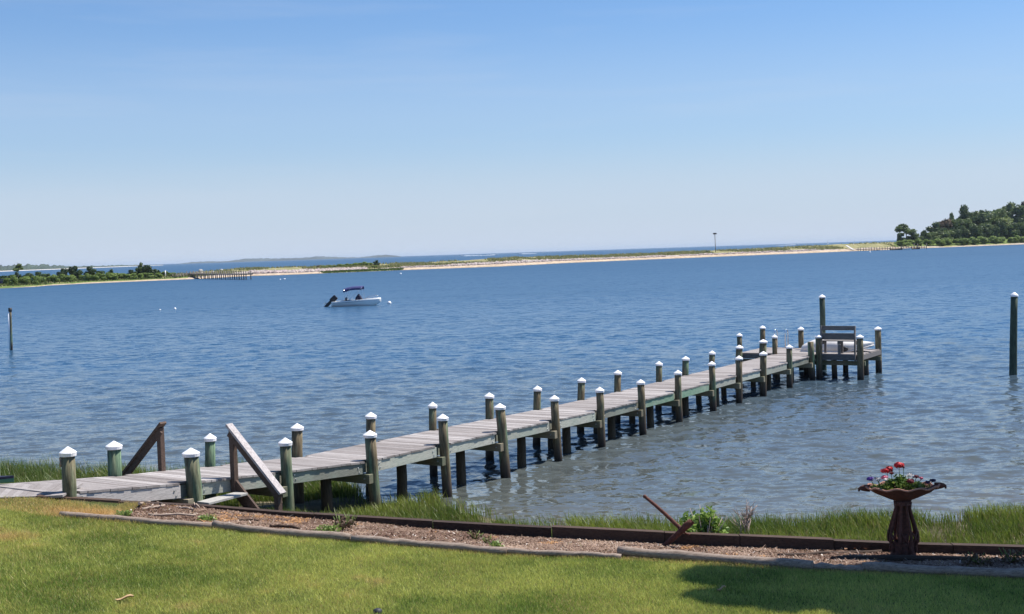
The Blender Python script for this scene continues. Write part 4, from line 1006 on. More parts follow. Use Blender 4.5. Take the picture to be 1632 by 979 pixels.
# marsh grass
n = 560000
y = 15.0+18*rng.random(n); x = rng.uniform(-18, 15.5, n); k = in_view(x, y, 1.35); x, y = x[k], y[k]
z, zone = ground(x, y); yE_ = np.interp(x, ex, ey); yW_ = np.interp(x, wx, wy)
lxl = (x-PO.x)*NN.x+(y-PO.y)*NN.y; lyl = (x-PO.x)*U.x+(y-PO.y)*U.y
under = (lxl < .15) & (lxl > -W-.1) & (lyl > NT[0]-.4)
shade_z = (lxl < -.1) & (lxl > -W-1.1) & (lyl > NT[0]-.2)
patch = fnoise(x, y, .9, 60); dens = np.clip((patch-.27)*4, .12, 1)
sE = yE_-y
bare = ((x > -1.6) & (x < .9) & (sE < 1.2)) | ((x < -3.4) & (x > -5.6) & (y > 22.8) & (y < 25.6) & (lxl > -2.5) & (lxl < .8))
k = (y > yW_+.16) & (sE > -.45*rng.random(len(x))) & ~(under & (rng.random(len(x)) > .06)) & (rng.random(len(x)) < dens) & ~(bare & (rng.random(len(x)) > .12)) & ~((x < -5.9) & (y < 19.75)) & ~((x < -4.6) & (lxl > -.1) & (lyl > NT[0]-1.5) & (lyl < NT[2]+.6) & (rng.random(len(x)) > .2))
x, y, z, patch, sE = x[k], y[k], z[k], patch[k], sE[k]
edge_t = np.clip(1-sE/3.2, 0, 1)
t = np.clip(fnoise(x, y, 1.6, 63)*1.3-.35+rng.normal(0, .18, len(x)), 0, 1)
c = colmix((.06,.105,.014), (.27,.31,.055), t); c = c*(1+.20*edge_t[:, None])
dead = rng.random(len(x)) < .10+.10*(patch < .4); c[dead] = np.array((.24,.20,.09))*rng.uniform(.6, 1.2, (dead.sum(), 1))
h = (.20+.20*edge_t+.16*rng.random(len(x)))*(.65+.6*patch)*np.where(x < -6, 1.5, .82)*rng.choice([.7, 1.0, 1.0, 1.15], len(x))
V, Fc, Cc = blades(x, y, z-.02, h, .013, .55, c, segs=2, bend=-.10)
tag(np_mesh('marsh_grass', V, Fc, M['blade'], C=Cc), 'tall green marsh grass between the retaining wall and the water', 'grass', kind='stuff'); print('marsh', len(x))
# mulch chips, straw and twigs on the bed
n = 120000
x = BEDX-.1+(10-BEDX)*rng.random(n); t_ = rng.random(n); yL_ = np.interp(x, lx, ly); yW_ = np.interp(x, wx, wy); y = yL_+.03+(yW_-yL_-.02)*t_
z = ground(x, y)[0]; l = rng.uniform(.008, .034, n)*np.where(rng.random(n) < .06, 2.6, 1); a = rng.uniform(0, 6.28, n); w_ = rng.uniform(.003, .009, n)
ux, uy, uz = np.cos(a), np.sin(a), rng.normal(0, .28, n); nx_, ny_ = -uy, ux; zz = z+rng.uniform(0, .022, n)
V = np.stack([np.stack([x-ux*l, y-uy*l, zz-uz*l], 1)-np.stack([nx_*w_, ny_*w_, 0*w_], 1), np.stack([x-ux*l, y-uy*l, zz-uz*l], 1)+np.stack([nx_*w_, ny_*w_, 0*w_], 1),
              np.stack([x+ux*l, y+uy*l, zz+uz*l], 1)+np.stack([nx_*w_, ny_*w_, .3*w_], 1), np.stack([x+ux*l, y+uy*l, zz+uz*l], 1)-np.stack([nx_*w_, ny_*w_, -.3*w_], 1)], 1).reshape(-1, 3)
tt = np.clip(fnoise(x, y, .6, 70)*1.0-.15+rng.normal(0, .25, n), 0, 1); c = colmix((.12,.066,.044), (.41,.285,.205), tt); c[rng.random(n) < .02] = (.62,.54,.46); org_ = (fnoise(x, y, .5, 73) > .68) & (rng.random(n) < .5); c[org_] = (.46,.24,.10)
tag(np_mesh('mulch', V, np.arange(4*n).reshape(-1, 4), M['mulch'], C=np.repeat(c, 4, 0)), 'pinkish brown wood mulch and dry straw covering the bed', 'mulch', kind='stuff')
# fallen oak leaves by the wall
vs = MB()
for _ in range(620):
    px = random.gauss(1262, 46) if random.random() < .8 else random.uniform(1120, 1380)
    px = min(max(px, 1100), 1390); py = np.interp(px, [1100,1450], [868,884])-random.uniform(-1, 9)*random.random()
    p = bedz(px, float(py)); s = random.uniform(.022, .05); a = Vector((random.gauss(0,1), random.gauss(0,1), random.gauss(0,.45))).normalized(); b_ = a.cross(Vector((random.gauss(0,.5), random.gauss(0,.5), 1))).normalized(); p += Vector((0, 0, random.uniform(.01,.06)))
    vs.add([p-a*s, p+b_*s*.5, p+a*s, p-b_*s*.5], [(0,1,2),(0,2,3)], random.random())
lit = plain('oak_litter', (.42,.22,.12), .8, var=.5, scale=14)
tag(vs.build('leaf_litter', lit), 'orange-brown fallen leaves heaped along the wall', 'fallen leaves', kind='stuff')
HAZE = 4.5e-5
ORD = 'first second third fourth fifth sixth seventh eighth ninth tenth eleventh twelfth thirteenth fourteenth fifteenth sixteenth seventeenth eighteenth nineteenth twentieth twenty-first twenty-second twenty-third twenty-fourth twenty-fifth twenty-sixth'.split()
# ------------------------------------------------------------ canoe tip and lone posts
cp_ = P(-14, 770, 1.95); cn = empty('canoe', cp_, R(2), 'tip of a dark green covered canoe at the left edge of the landing', 'canoe')
def canoe_half(z0, z1, wmul, mat, name):
    vs = []; fs = []; n = 16; L_ = 4.2
    for i in range(n+1):
        u_ = i/n; x = -L_+.36+u_*L_; w_ = .36*wmul*(1-abs(2*u_-1)**1.7)+.006
        sh = .02*(abs(2*u_-1)**3)
        for (q, r) in ((-1, 1), (-.72, 0), (.72, 0), (1, 1)): vs.append((x, w_*q, (z0 if r == 0 else z1)+(sh if r else 0)))
    for i in range(n):
        for k in range(3): fs.append((i*4+k, (i+1)*4+k, (i+1)*4+k+1, i*4+k+1))
        fs.append((i*4+3, (i+1)*4+3, (i+1)*4, i*4))
    fs += [(0,1,2,3), (n*4+3, n*4+2, n*4+1, n*4)]
    m_ = MB(); m_.add(vs, fs, .5); return m_.build(name, mat, cn)
canoe_half(.0, .045, 1.0, M['canoe'], 'hull'); canoe_half(.047, .085, .93, M['canoedeck'], 'cover')
def lone_pile(name, px_b, py_b, px_t, py_t, r, mat, label, cap=True, z=0.0):
    b0 = P(px_b, py_b, z); t0 = Q(px_t, py_t, b0.y); o = empty(name, b0, 0, label, 'post')
    h = t0.z-b0.z; lean = (t0.x-b0.x)
    zs = np.linspace(-2, h-(.13 if cap else 0), 9); m_ = MB()
    m_.tube([(lean*max(z_, -.5)/h+random.uniform(-.008,.008), 0, z_) for z_ in zs], [r*(1.08-.14*max(0, z_)/h)*(1+random.uniform(-.02,.02)) for z_ in zs], 20, jit=.012); m_.build('pole', M[mat], o)
    if cap:
        m_ = MB(); x = lean*(h-.13)/h; m_.lathe([(r*1.1, -.04), (r*1.14, .0), (r*1.06, .03), (r*.5, .10), (.0001, .14)], 20, centre=(x, 0, h-.13)); m_.build('cap', M['plastic'], o)
    return o, h, lean
lone_pile('mooring_post', 1614.5, 598, 1616.5, 466, .135, 'piledarkgreen', 'tall dark mooring post with white cone cap alone in the water at far right')
o, h, lean = lone_pile('channel_post', 18.2, 558, 16, 491, .085, 'pile', 'slim dark post with white pipe strapped on, alone in the water at far left', cap=False)
m_ = MB(); m_.tube([(-.075, -.06, .05), (lean*.9-.075, -.06, h*.90)], .055, 12); m_.build('pipe', M['plastic'], o)
m_ = MB(); m_.lathe([(.10, h-.25), (.115, h-.2), (.115, h), (.0001, h+.01)], 14, centre=(lean, 0, 0)); m_.build('collar', M['rubber'], o)
lone_pile('green_post', -3.2, 778, -4.4, 738, .045, 'pilegreen', 'green post barely showing at the left edge of the frame', cap=False, z=1.75)

# ------------------------------------------------------------ buoys
def buoy(px, py, r, label, squash=1.0):
    p = P(px, py, 0); o = empty('mooring_buoy', p, 0, label, 'buoy', 'white mooring buoys')
    m_ = MB(); m_.ball((0, 0, r*.35), (r, r, r*squash), 14, 10); m_.build('float', M['plastic'], o)
    m_ = MB(); m_.tube([(0, 0, -.5), (0, 0, r*.35+r*squash+.05)], .02, 6); m_.build('shackle', M['bolt'], o)
buoy(620.5, 484.5, .23, 'white ball buoy just ahead of the motorboat bow'); buoy(279, 493.3, .15, 'small white buoy, right one of the pair left of the motorboat'); buoy(255, 494.6, .13, 'low white buoy, left one of the pair left of the motorboat', .5)
buoy(638.5, 437.3, .30, 'white buoy near the green foot of the spit'); buoy(453.5, 445.6, .34, 'flat white buoy off the sandy beach left of the boat', .45); buoy(1386.5, 403, .4, 'white buoy off the far right jetty'); buoy(446.5, 446.2, .2, 'tiny white float beside the flat white buoy')

# ------------------------------------------------------------ motorboat
st_ = P(532.5, 488.6, 0); bo_ = P(606, 486.0, 0); Lb = 5.35
mbt = empty('motorboat', P(569, 487.6, 0), math.atan2((bo_-st_).y*.0+.0, 1)-.02, 'white open motorboat with blue canopy and black outboard, moored in the bay', 'motorboat')
secs, ring = 26, 9; vs = []; fs = []
def hull_sec(u_):
    x = -Lb/2+Lb*u_; hw = 1.02*(1 if u_ < .45 else max(.0, 1-((u_-.45)/.55)**2.3))*(1 if u_ > .1 else .93+.7*u_)
    sheer = .50+.30*u_**1.4; keel = -.20 if u_ < .72 else -.20+.62*((u_-.72)/.28)**1.6
    return x, hw, sheer, keel
for i in range(secs+1):
    x, hw, sh, ke = hull_sec(i/secs); chine = ke+(.20 if i < secs*.7 else .20+.0*i)*(1-(i/secs)**3); 
    rake = .0
    pts = [(x, -hw, sh), (x, -hw*.97, sh-.09), (x, -hw*.90, (sh+chine)*.5), (x, -hw*.80, chine), (x, 0, ke), (x, hw*.80, chine), (x, hw*.90, (sh+chine)*.5), (x, hw*.97, sh-.09), (x, hw, sh)]
    vs += pts
for i in range(secs):
    for k in range(8): fs.append((i*9+k, i*9+k+1, (i+1)*9+k+1, (i+1)*9+k))
fs.append(tuple(range(8, -1, -1)))
m_ = MB(); m_.add(vs, fs, .5, True); hull = m_.build('hull', M['white_gel'], mbt); so = hull.modifiers.new('solid', 'SOLIDIFY'); so.thickness = .05; so.offset = 1
m_ = MB(); dk = []
for i in range(secs+1):
    x, hw, sh, ke = hull_sec(i/secs); f_ = -.32 if i/secs < .66 else -.04; dk += [(x, -hw*.9, sh+f_), (x, hw*.9, sh+f_)]
m_.add(dk, [(i*2, i*2+1, i*2+3, i*2+2) for i in range(secs)], .5); m_.build('deck', M['white_gel'], mbt)
m_ = MB()
for s_ in (0, 8): m_.tube([Vector(vs[i*9+s_])+Vector((0, 0, .012)) for i in range(secs+1)], .05, 8, flat=.7)
m_.build('gunwale', M['white_gel'], mbt)
m_ = MB()
for sg in (-1, 1):
    q = [(hull_sec(i/secs)[0], sg*(hull_sec(i/secs)[1]*.985+.012), hull_sec(i/secs)[2]-.12) for i in range(1, 20)]
    m_.tube(q, .022, 6)
m_.build('stripe', M['maroon'], mbt)
m_ = MB(); m_.box(-Lb/2-.02, -Lb/2+.06, -.85, .85, .02, .52); m_.build('transom', M['white_gel'], mbt, bevel=.01)
# console with dark cover and windscreen
m_ = MB(); m_.hexa([(-.15,-.42,.2),(.62,-.42,.2),(.62,.42,.2),(-.15,.42,.2),(-.10,-.38,.92),(.26,-.36,1.36),(.26,.36,1.36),(-.10,.38,.92)]); m_.build('console_cover', M['navydark'], mbt, bevel=.05)
m_ = MB(); m_.hexa([(.2,-.40,.2),(.95,-.40,.25),(.95,.40,.25),(.2,.40,.2),(.28,-.36,1.25),(.42,-.34,1.1),(.42,.34,1.1),(.28,.36,1.25)]); m_.build('console', M['navydark'], mbt, bevel=.04)
m_ = MB(); m_.box(-1.22,-.82,-.45,.45,.2,.66); m_.box(-1.22,-1.1,-.45,.45,.66,.98); m_.build('helm_seat', M['navydark'], mbt, bevel=.05)
m_ = MB(); m_.box(-1.75,-1.35,-.5,.2,.2,.72); m_.build('cooler', M['white_gel'], mbt, bevel=.05)
m_ = MB(); m_.box(-.78,-.6,.0,.4,.45,.72); m_.build('seat_cushion', M['white_gel'], mbt, bevel=.03)
m_ = MB(); cv = []
for i in range(13):
    u_ = i/12; x = -1.36+2.12*u_; z = 1.95+.22*math.sin(min(1, u_*1.9)*math.pi/2)+(.02 if u_ > .5 else 0)
    for j in range(9):
        v_ = j/8*2-1; cv.append((x, v_*.92, z-.10*v_*v_-(.24 if abs(v_) > .99 else 0)))
m_.add(cv, [(i*9+j, (i+1)*9+j, (i+1)*9+j+1, i*9+j+1) for i in range(12) for j in range(8)], .5, True); cn_ = m_.build('canopy', M['navy'], mbt); so = cn_.modifiers.new('solid', 'SOLIDIFY'); so.thickness = .09
m_ = MB()
for sg in (-.9, .9):
    m_.tube([(-1.15, sg, .55), (-1.28, sg*.9, 1.86)], .022, 6); m_.tube([(-1.15, sg, .55), (-.55, sg*.98, 2.0)], .016, 6); m_.tube([(-.9, sg, .6), (.70, sg*.98, 2.02)], .014, 6); m_.tube([(.75, sg*.95, .65), (.66, sg*.98, 2.02)], .014, 6)
m_.build('canopy_frame', M['steel'], mbt)
m_ = MB()
for sg in (-1, 1):
    m_.tube([(hull_sec(u_)[0], sg*hull_sec(u_)[1]*.95, hull_sec(u_)[2]+(.30 if u_ > .66 else .04)) for u_ in (.60,.66,.75,.85,.93,.985)], .018, 6)
    for u_ in (.75, .86, .95): x, hw, sh, ke = hull_sec(u_); m_.tube([(x, sg*hw*.95, sh), (x, sg*hw*.95, sh+.30)], .014, 6)
m_.build('bow_rail', M['steel'], mbt)
ob_ = MB(); c0 = Vector((-Lb/2-.12, 0, .62)); a_ = R(42)
def OB(x, z): return (c0.x-math.cos(a_)*(-z)*1.0*0-(-z*math.cos(a_))-(x*0)+x*math.sin(a_)*-1*0+0, 0, 0)
def tl(x, z):    # tilted engine frame: z runs along the leg upwards, x across
    d = Vector((math.cos(a_), 0, math.sin(a_))); n_ = Vector((-math.sin(a_), 0, math.cos(a_))); return c0+d*z+n_*x
def tbox(m, x0, x1, z0, z1, hy):
    m.hexa([tl(x0,z0)+Vector((0,-hy,0)), tl(x0,z0)+Vector((0,hy,0)), tl(x1,z0)+Vector((0,hy,0)), tl(x1,z0)+Vector((0,-hy,0)), tl(x0,z1)+Vector((0,-hy,0)), tl(x0,z1)+Vector((0,hy,0)), tl(x1,z1)+Vector((0,hy,0)), tl(x1,z1)+Vector((0,-hy,0))])
tbox(ob_, -.28, .30, -.08, .72, .25); eng = ob_.build('outboard', M['outboard'], mbt, bevel=.10)
m_ = MB(); tbox(m_, -.16, .18, -.80, .0, .12); m_.build('outboard_leg', M['outboard'], mbt, bevel=.03)
m_ = MB(); tbox(m_, -.18, .36, -.66, -.60, .18); tbox(m_, -.14, .16, -1.1, -.75, .13); m_.build('gearcase', M['outboard'], mbt, bevel=.02)
m_ = MB()
for k in range(3):
    a = 2*math.pi*k/3; hc = tl(.18, -.88); m_.ball((hc.x-.02, .13*math.cos(a), hc.z+.13*math.sin(a)), (.03, .09, .09), 8, 6)
m_.build('propeller', M['steel'], mbt)

# ------------------------------------------------------------ distant vessels
def far_boat(px, py, D, L_, rz, label, wake, wlen):
    p = Q(px, py, D); p.z = 0; o = empty('speedboat', p, rz, label, 'speedboat', 'white speedboats out on the sound'); m_ = MB()
    pr = [(-.5,.0,.30),(-.5,.9,.30),(.1,1.0,.34),(.35,1.1,.22),(.5,1.25,.02)]; vs = []
    for (x, z, w_) in [(-.5,.11,.16),(-.2,.11,.17),(.15,.13,.15),(.38,.15,.08),(.5,.17,.01)]:
        vs += [(x*L_, -w_*L_, z*L_), (x*L_, -w_*L_*.8, -.03*L_), (x*L_, w_*L_*.8, -.03*L_), (x*L_, w_*L_, z*L_)]
    fs = [(i*4+k, i*4+k+1, (i+1)*4+k+1, (i+1)*4+k) for i in range(4) for k in range(3)]+[(i*4+3, i*4, (i+1)*4, (i+1)*4+3) for i in range(4)]+[(3,2,1,0)]
    m_.add(vs, fs); m_.build('hull', M['white_gel'], o); m_ = MB(); m_.hexa([(-.15*L_,-.1*L_,.11*L_),(.2*L_,-.1*L_,.13*L_),(.2*L_,.1*L_,.13*L_),(-.15*L_,.1*L_,.11*L_),(-.1*L_,-.08*L_,.26*L_),(.08*L_,-.08*L_,.26*L_),(.08*L_,.08*L_,.26*L_),(-.1*L_,.08*L_,.26*L_)]); m_.build('cabin', M['white_gel'], o)
    w_ = MB()
    for i in range(60):
        u_ = i/60; w_.ball((-L_*.5-wlen*u_*random.uniform(.9,1.0), random.uniform(-1,1)*(1+6*u_), .1), (wlen*.022, 1.0+3*u_, .9*(1-u_)**1.0+.5), 6, 4, jit=.3)
    ob = w_.build('wake', M['foam']); ob.location = p; ob.rotation_euler = (0, 0, rz); tag(ob, wake, 'wake', kind='stuff')
far_boat(736, 406.1, 3000, 12, math.pi, 'white speedboat leaving the left end of the long wake', 'long white wake behind the left speedboat', 60)
far_boat(792, 404.6, 3000, 9, 0, 'small white speedboat running right, at the right end of the long wake', 'white wake behind the right-running speedboat', 32)
far_boat(828.5, 402.9, 3200, 10, math.pi, 'white speedboat alone right of the pair', 'short wake behind the lone speedboat', 40)
far_boat(1271, 388.2, 3600, 12, 0, 'pale speedboat far off over the right part of the spit', 'faint wake behind the far right speedboat', 60)
def sail(px, py, D, h, label):
    p = Q(px, py, D); p.z = 0; o = empty('sailboat', p, .3, label, 'sailboat', 'sailboats on the horizon')
    m_ = MB(); m_.tube([(-h*.3,0,.8),(-h*.1,0,.6),(h*.2,0,.7),(h*.38,0,1.1)], [h*.05,h*.09,h*.08,.1], 8); m_.build('hull', M['white_gel'], o)
    m_ = MB(); m_.tube([(0,0,.8),(0,0,h)], [.45,.3], 6); m_.build('mast', M['farwood'], o)
sail(1319, 386.3, 3800, 12, 'faint sailboat with bare mast on the horizon at right'); sail(1362, 385, 4800, 11, 'fainter sailboat mast on the horizon, right of the other one')

# ------------------------------------------------------------ trees, shrubs
def crown_mesh(seed, lobes, leaf, n, core=True, squash=1.0):
    """unit crown: radius about 1 wide, 0..2 high"""
    r_ = random.Random(seed); g = np.random.default_rng(seed); m = MB()
    L = []
    for i in range(lobes):
        a = r_.uniform(0, 6.28); q = r_.uniform(.1, .68); zz = r_.uniform(.35, 1.62); q *= (1-.35*max(0, zz-1))
        L.append((q*math.cos(a), q*math.sin(a), zz, r_.uniform(.26, .46)))
    V = []; VAR = []
    per = n//lobes
    for (x, y, z, r) in L:
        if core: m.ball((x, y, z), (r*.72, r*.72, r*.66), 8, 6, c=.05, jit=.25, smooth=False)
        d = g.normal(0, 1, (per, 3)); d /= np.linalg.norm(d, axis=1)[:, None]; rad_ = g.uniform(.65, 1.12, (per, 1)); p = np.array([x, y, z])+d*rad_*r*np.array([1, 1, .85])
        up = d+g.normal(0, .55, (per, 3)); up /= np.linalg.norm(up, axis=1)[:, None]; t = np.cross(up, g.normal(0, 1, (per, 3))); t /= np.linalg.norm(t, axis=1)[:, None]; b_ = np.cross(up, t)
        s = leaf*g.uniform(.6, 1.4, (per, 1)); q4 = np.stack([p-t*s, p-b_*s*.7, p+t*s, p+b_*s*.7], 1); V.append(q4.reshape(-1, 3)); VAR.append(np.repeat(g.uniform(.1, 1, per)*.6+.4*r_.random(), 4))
    V = np.concatenate(V); nv = len(m.v); nq = len(V)//4; VAR = np.concatenate(VAR)
    m.v += [tuple(v) for v in V]; m.c += list(VAR); m.f += [(nv+i*4, nv+i*4+1, nv+i*4+2, nv+i*4+3) for i in range(nq)]; m.sm += [False]*nq
    me = bpy.data.meshes.new('crown'); me.from_pydata(m.v, [], m.f); me.update()
    at = me.attributes.new('var', 'FLOAT', 'POINT'); at.data.foreach_set('value', np.array(m.c, dtype=np.float32)); return me
def with_mat(me, mat): c = me.copy(); c.materials.append(mat); return c
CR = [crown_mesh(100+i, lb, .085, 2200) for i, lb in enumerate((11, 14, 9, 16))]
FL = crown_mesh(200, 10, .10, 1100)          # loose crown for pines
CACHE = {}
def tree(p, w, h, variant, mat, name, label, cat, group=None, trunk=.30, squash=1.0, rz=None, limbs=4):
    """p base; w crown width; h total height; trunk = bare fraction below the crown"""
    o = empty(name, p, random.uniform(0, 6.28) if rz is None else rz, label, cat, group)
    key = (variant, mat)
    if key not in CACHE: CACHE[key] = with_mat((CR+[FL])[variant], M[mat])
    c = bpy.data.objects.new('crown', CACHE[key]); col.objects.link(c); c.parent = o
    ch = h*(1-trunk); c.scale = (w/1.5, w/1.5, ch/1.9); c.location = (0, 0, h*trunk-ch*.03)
    m_ = MB(); r = max(.05, h*.022); m_.tube([(0,0,-.4), (random.uniform(-.02,.02)*h, 0, h*.3), (random.uniform(-.03,.03)*h, 0, h*.62), (0,0,h*.8)], [r*1.3, r, r*.7, r*.3], 7)
    for k in range(limbs):
        a = 6.28*k/limbs+random.random(); zz = h*(trunk+.05+.06*k); m_.tube([(0,0,zz), (w*.17*math.cos(a), w*.17*math.sin(a), zz+h*.12), (w*.33*math.cos(a), w*.33*math.sin(a), zz+h*.22)], [r*.6, r*.4, r*.2], 5)
    m_.build('trunk', M['bark'], o); return o
def by_px(px, py_top, py_base, wpx, d, variant, mat, name, label, cat, group=None, trunk=.2, **kw):
    """a tree on the far shore: d metres behind the waterline at that column"""
    p = spit(px, min(d, 132)); D = p.y; ht = Q(px, py_top, D).z-p.z; return tree(p, wpx*D/F, max(1, ht), variant, mat, name, label, cat, group, trunk, **kw)
G1 = 'junipers and shrubs on the left shore'
for (px, top, w_, d, v, mt, lab, tr) in [
    (29,418.5,15,30,4,'tree_mid','lone flat-topped little pine standing clear above the left shrubs',.55),(118,418.8,13,34,2,'juniper','tall juniper with a forked top in the middle of the left shrub belt',.1),
    (224.5,416.5,11,30,4,'tree_mid','slender taller tree rising above the juniper clump near the old jetty',.3),(104,425,13,30,0,'juniper','round juniper just left of the forked tall one',.05),
    (147,424.5,17,30,1,'juniper','broad juniper right of the forked tall one',.05),(233,422.5,17,26,3,'juniper','dense juniper right beside the slender taller tree',.02),(221,424,9,27,0,'juniper','narrow dark juniper left of the slender taller tree',.02),
    (246,425,14,28,2,'juniper','dark juniper at the right end of the left clump',.02),(254,429,7,28,4,'juniper','thin juniper spike beyond the right end of the clump',.02),(212,430,15,26,1,'juniper','low juniper left of the clump near the jetty',.0),
    (97,428,11,28,2,'juniper','small juniper at the foot of the round one',.0),(126,430.5,13,24,3,'juniper','squat dark juniper right of the forked one',.0),(163,429.5,14,26,0,'juniper','low juniper in the gap right of the broad one',.0),
    (178,429,9,28,1,'juniper','small pointed juniper at the right of the belt',.0),(187,432,22,17,2,'shrubgreen','rounded lighter green shrub above the beach',.0),(64,433,18,30,1,'juniper','wide dark juniper left of the belt',.0),
    (76,434,11,28,0,'juniper','small dark juniper next to the wide one',.0),(44,435.5,17,26,3,'juniper','low dark juniper right of the lone pine',.0),(30,433.5,11,28,1,'juniper','dark juniper under the lone pine',.0),
    (12,434.5,26,24,2,'juniper','wide dark shrub behind the parked car',.0),(-14,434,26,26,0,'juniper','dark shrub at the left frame edge',.0),(248,438,9,19,1,'brownish','small brown shrub at the end of the beach',.0),
    (263,430.5,14,26,2,'shrubgreen','pale green shrub beside the white post',.0),(275,433.5,16,24,0,'shrubgreen','low pale green shrub where the jetty begins',.0)]:
    by_px(px, top, 0, w_, d, v, mt, 'pine_tree' if 'pine' in lab and 'lone' in lab else 'shrub', lab, 'tree' if tr > .2 else 'shrub', G1, trunk=tr)
for i in range(26):
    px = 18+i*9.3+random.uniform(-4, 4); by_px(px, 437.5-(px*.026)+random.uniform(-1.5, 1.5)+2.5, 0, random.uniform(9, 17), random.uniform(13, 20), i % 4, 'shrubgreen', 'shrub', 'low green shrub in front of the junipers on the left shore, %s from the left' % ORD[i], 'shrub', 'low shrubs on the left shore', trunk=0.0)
for i, px in enumerate(np.linspace(518, 590, 11)):
    by_px(px+random.uniform(-2, 2), 423.3-(px-515)*.088+random.uniform(-.6, .6), 0, random.uniform(9, 13), 30+random.uniform(-4, 4), i % 4, 'shrubgreen', 'shrub', 'green shrub in the low thicket on the spit beyond the motorboat, %s from the left' % ORD[i], 'shrub', 'thicket on the spit', trunk=0.0)
by_px(600.5, 414.8, 0, 9, 26, 1, 'juniper', 'juniper', 'dark nearly black bush ending the thicket on the spit', 'bush', trunk=0.0)
by_px(597, 422, 0, 9, 16, 2, 'shrubgreen', 'shrub', 'olive bush below the dark bush on the spit', 'bush', trunk=0.0)
by_px(508, 422.3, 0, 5, 28, 0, 'brownish', 'shrub', 'tiny brown bush at the left end of the thicket', 'bush', trunk=0.0)
# wooded point at the right
TR = [(1445.5,354.3,25,26,4,'tree_mid','umbrella shaped pine standing apart at the left end of the wooded point',.42),(1457,367,19,22,1,'tree_dark','dark bushy tree right under the umbrella pine',.02),(1436,368,11,22,0,'tree_dark','narrow dark tree left under the umbrella pine',.02),
 (1465,373,12,20,2,'tree_mid','small tree right of the umbrella pine group',.0),(1474,367,10,30,3,'tree_dark','small pointed tree in the gap of the point',.0),(1483,370,15,26,0,'tree_mid','low rounded tree right of the pointed one',.0),
 (1490,354,20,50,1,'tree_dark','dark round tree starting the wooded slope',.05),(1502,356,20,44,2,'tree_dark','round tree on the lower wooded slope',.0),(1508,349.5,22,66,3,'brownish','dull brownish tree above the lower slope',.1),
 (1520,335,11,96,4,'tree_light','pale slim treetop poking out above the slope',.2),(1527,345,28,80,0,'tree_mid','mid green tree halfway up the slope',.05),(1538,327,23,112,1,'tree_dark','dark rounded treetop at the shoulder of the wood',.1),
 (1553,327.3,19,116,2,'tree_mid','treetop right of the dark shoulder tree',.1),(1561,340,42,90,3,'tree_dark','large dark tree in the heart of the wood',.0),(1571,329,18,118,0,'tree_dark','small dark treetop right of the large dark tree',.1),
 (1581,337,26,104,1,'tree_mid','green tree right of the heart of the wood',.0),(1592,322.8,27,126,2,'tree_mid','broad highest tree on the crest of the wood',.1),(1607,323.5,24,126,3,'tree_light','light green treetop on the crest',.1),
 (1600,343,30,90,0,'tree_light','light olive tree below the crest',.0),(1622,327,32,112,1,'tree_dark','very dark tree near the right frame edge',.0),(1634,317,14,130,4,'brownish','bare pale treetop at the right frame edge',.2),
 (1618,358,26,56,2,'tree_light','light rounded tree low at the right edge',.0),(1588,364,24,48,3,'tree_mid','rounded tree low on the slope, right part',.0),(1540,366,26,46,0,'tree_dark','dark tree low on the slope under the large one',.0),
 (1507,371,20,30,1,'tree_mid','low shrub-like tree at the foot of the lower slope',.0),(1563,368,22,44,2,'tree_dark','shady tree at the foot of the wood',.0),(1604,367,18,42,1,'tree_dark','dark low tree between two light ones',.0),
 (1632,352,20,70,0,'tree_mid','green tree cut by the right frame edge',.0),(1522,370,18,34,3,'tree_mid','small rounded tree at the foot of the mid slope',.0),(1545,350,24,76,1,'tree_mid','tree just below the dark shoulder',.0),(1575,355,24,66,3,'tree_dark','dark tree below the heart of the wood',.0),
 (1650,330,34,110,2,'tree_dark','dark tree just outside the right edge of the wood',.0),(1672,326,36,118,0,'tree_mid','tree beyond the right end of the view',.0),(1648,365,30,40,1,'tree_mid','low tree beyond the right end of the view',.0)]
for (px, top, w_, d, v, mt, lab, tr) in TR:
    by_px(px, top, 0, w_*1.08, d, v, mt, 'pine_tree' if 'pine' in lab else 'oak_tree', lab, 'tree', 'trees of the wooded point', trunk=tr)
for i in range(24):
    px = 1433+i*8.9+random.uniform(-3, 3); by_px(px, 381.8-(px-1433)*.028+random.uniform(-1.5, .8), 0, random.uniform(11, 17), random.uniform(11, 17), i % 4, 'shrubgreen', 'shrub', 'light green shrub at the foot of the wooded point, %s from the left' % ORD[i], 'shrub', 'shrubs edging the wooded point', trunk=0.0)
for i in range(16):
    px = 1484+i*10.2+random.uniform(-3, 3); by_px(px, 368-(px-1484)*.12+random.uniform(-3, 3), 0, random.uniform(15, 24), random.uniform(26, 44), i % 4, 'tree_dark' if i % 3 else 'tree_mid', 'shrub', 'dark undergrowth bush beneath the trees of the wooded point, %s from the left' % ORD[i], 'shrub', 'undergrowth of the wooded point', trunk=0.0)
# osprey pole
p = spit(1142, 22); pole = empty('nest_pole', p, 0, 'tall thin pole carrying a dark osprey nest on the spit', 'nest pole'); zt_ = Q(1141.3, 373.5, p.y).z-p.z
m_ = MB(); m_.tube([(0,0,-.5),(-.2,0,zt_)], .16, 8); m_.build('pole', M['farwood'], pole); m_ = MB(); m_.box(-.9,.5,-.7,.7,zt_-.06,zt_+.05); m_.build('platform', M['farwood'], pole)
m_ = MB()
for _ in range(260):
    a = random.uniform(0, 6.28); r = random.uniform(.1, 1.0); m_.bar((-.2+r*math.cos(a), r*math.sin(a), zt_+random.uniform(.05,.65)), (-.2+r*math.cos(a+1.1), r*math.sin(a+1.1), zt_+random.uniform(.05,.7)), .07, .07)
m_.build('nest', plain('nest_sticks', (.06,.045,.04), .9), pole)

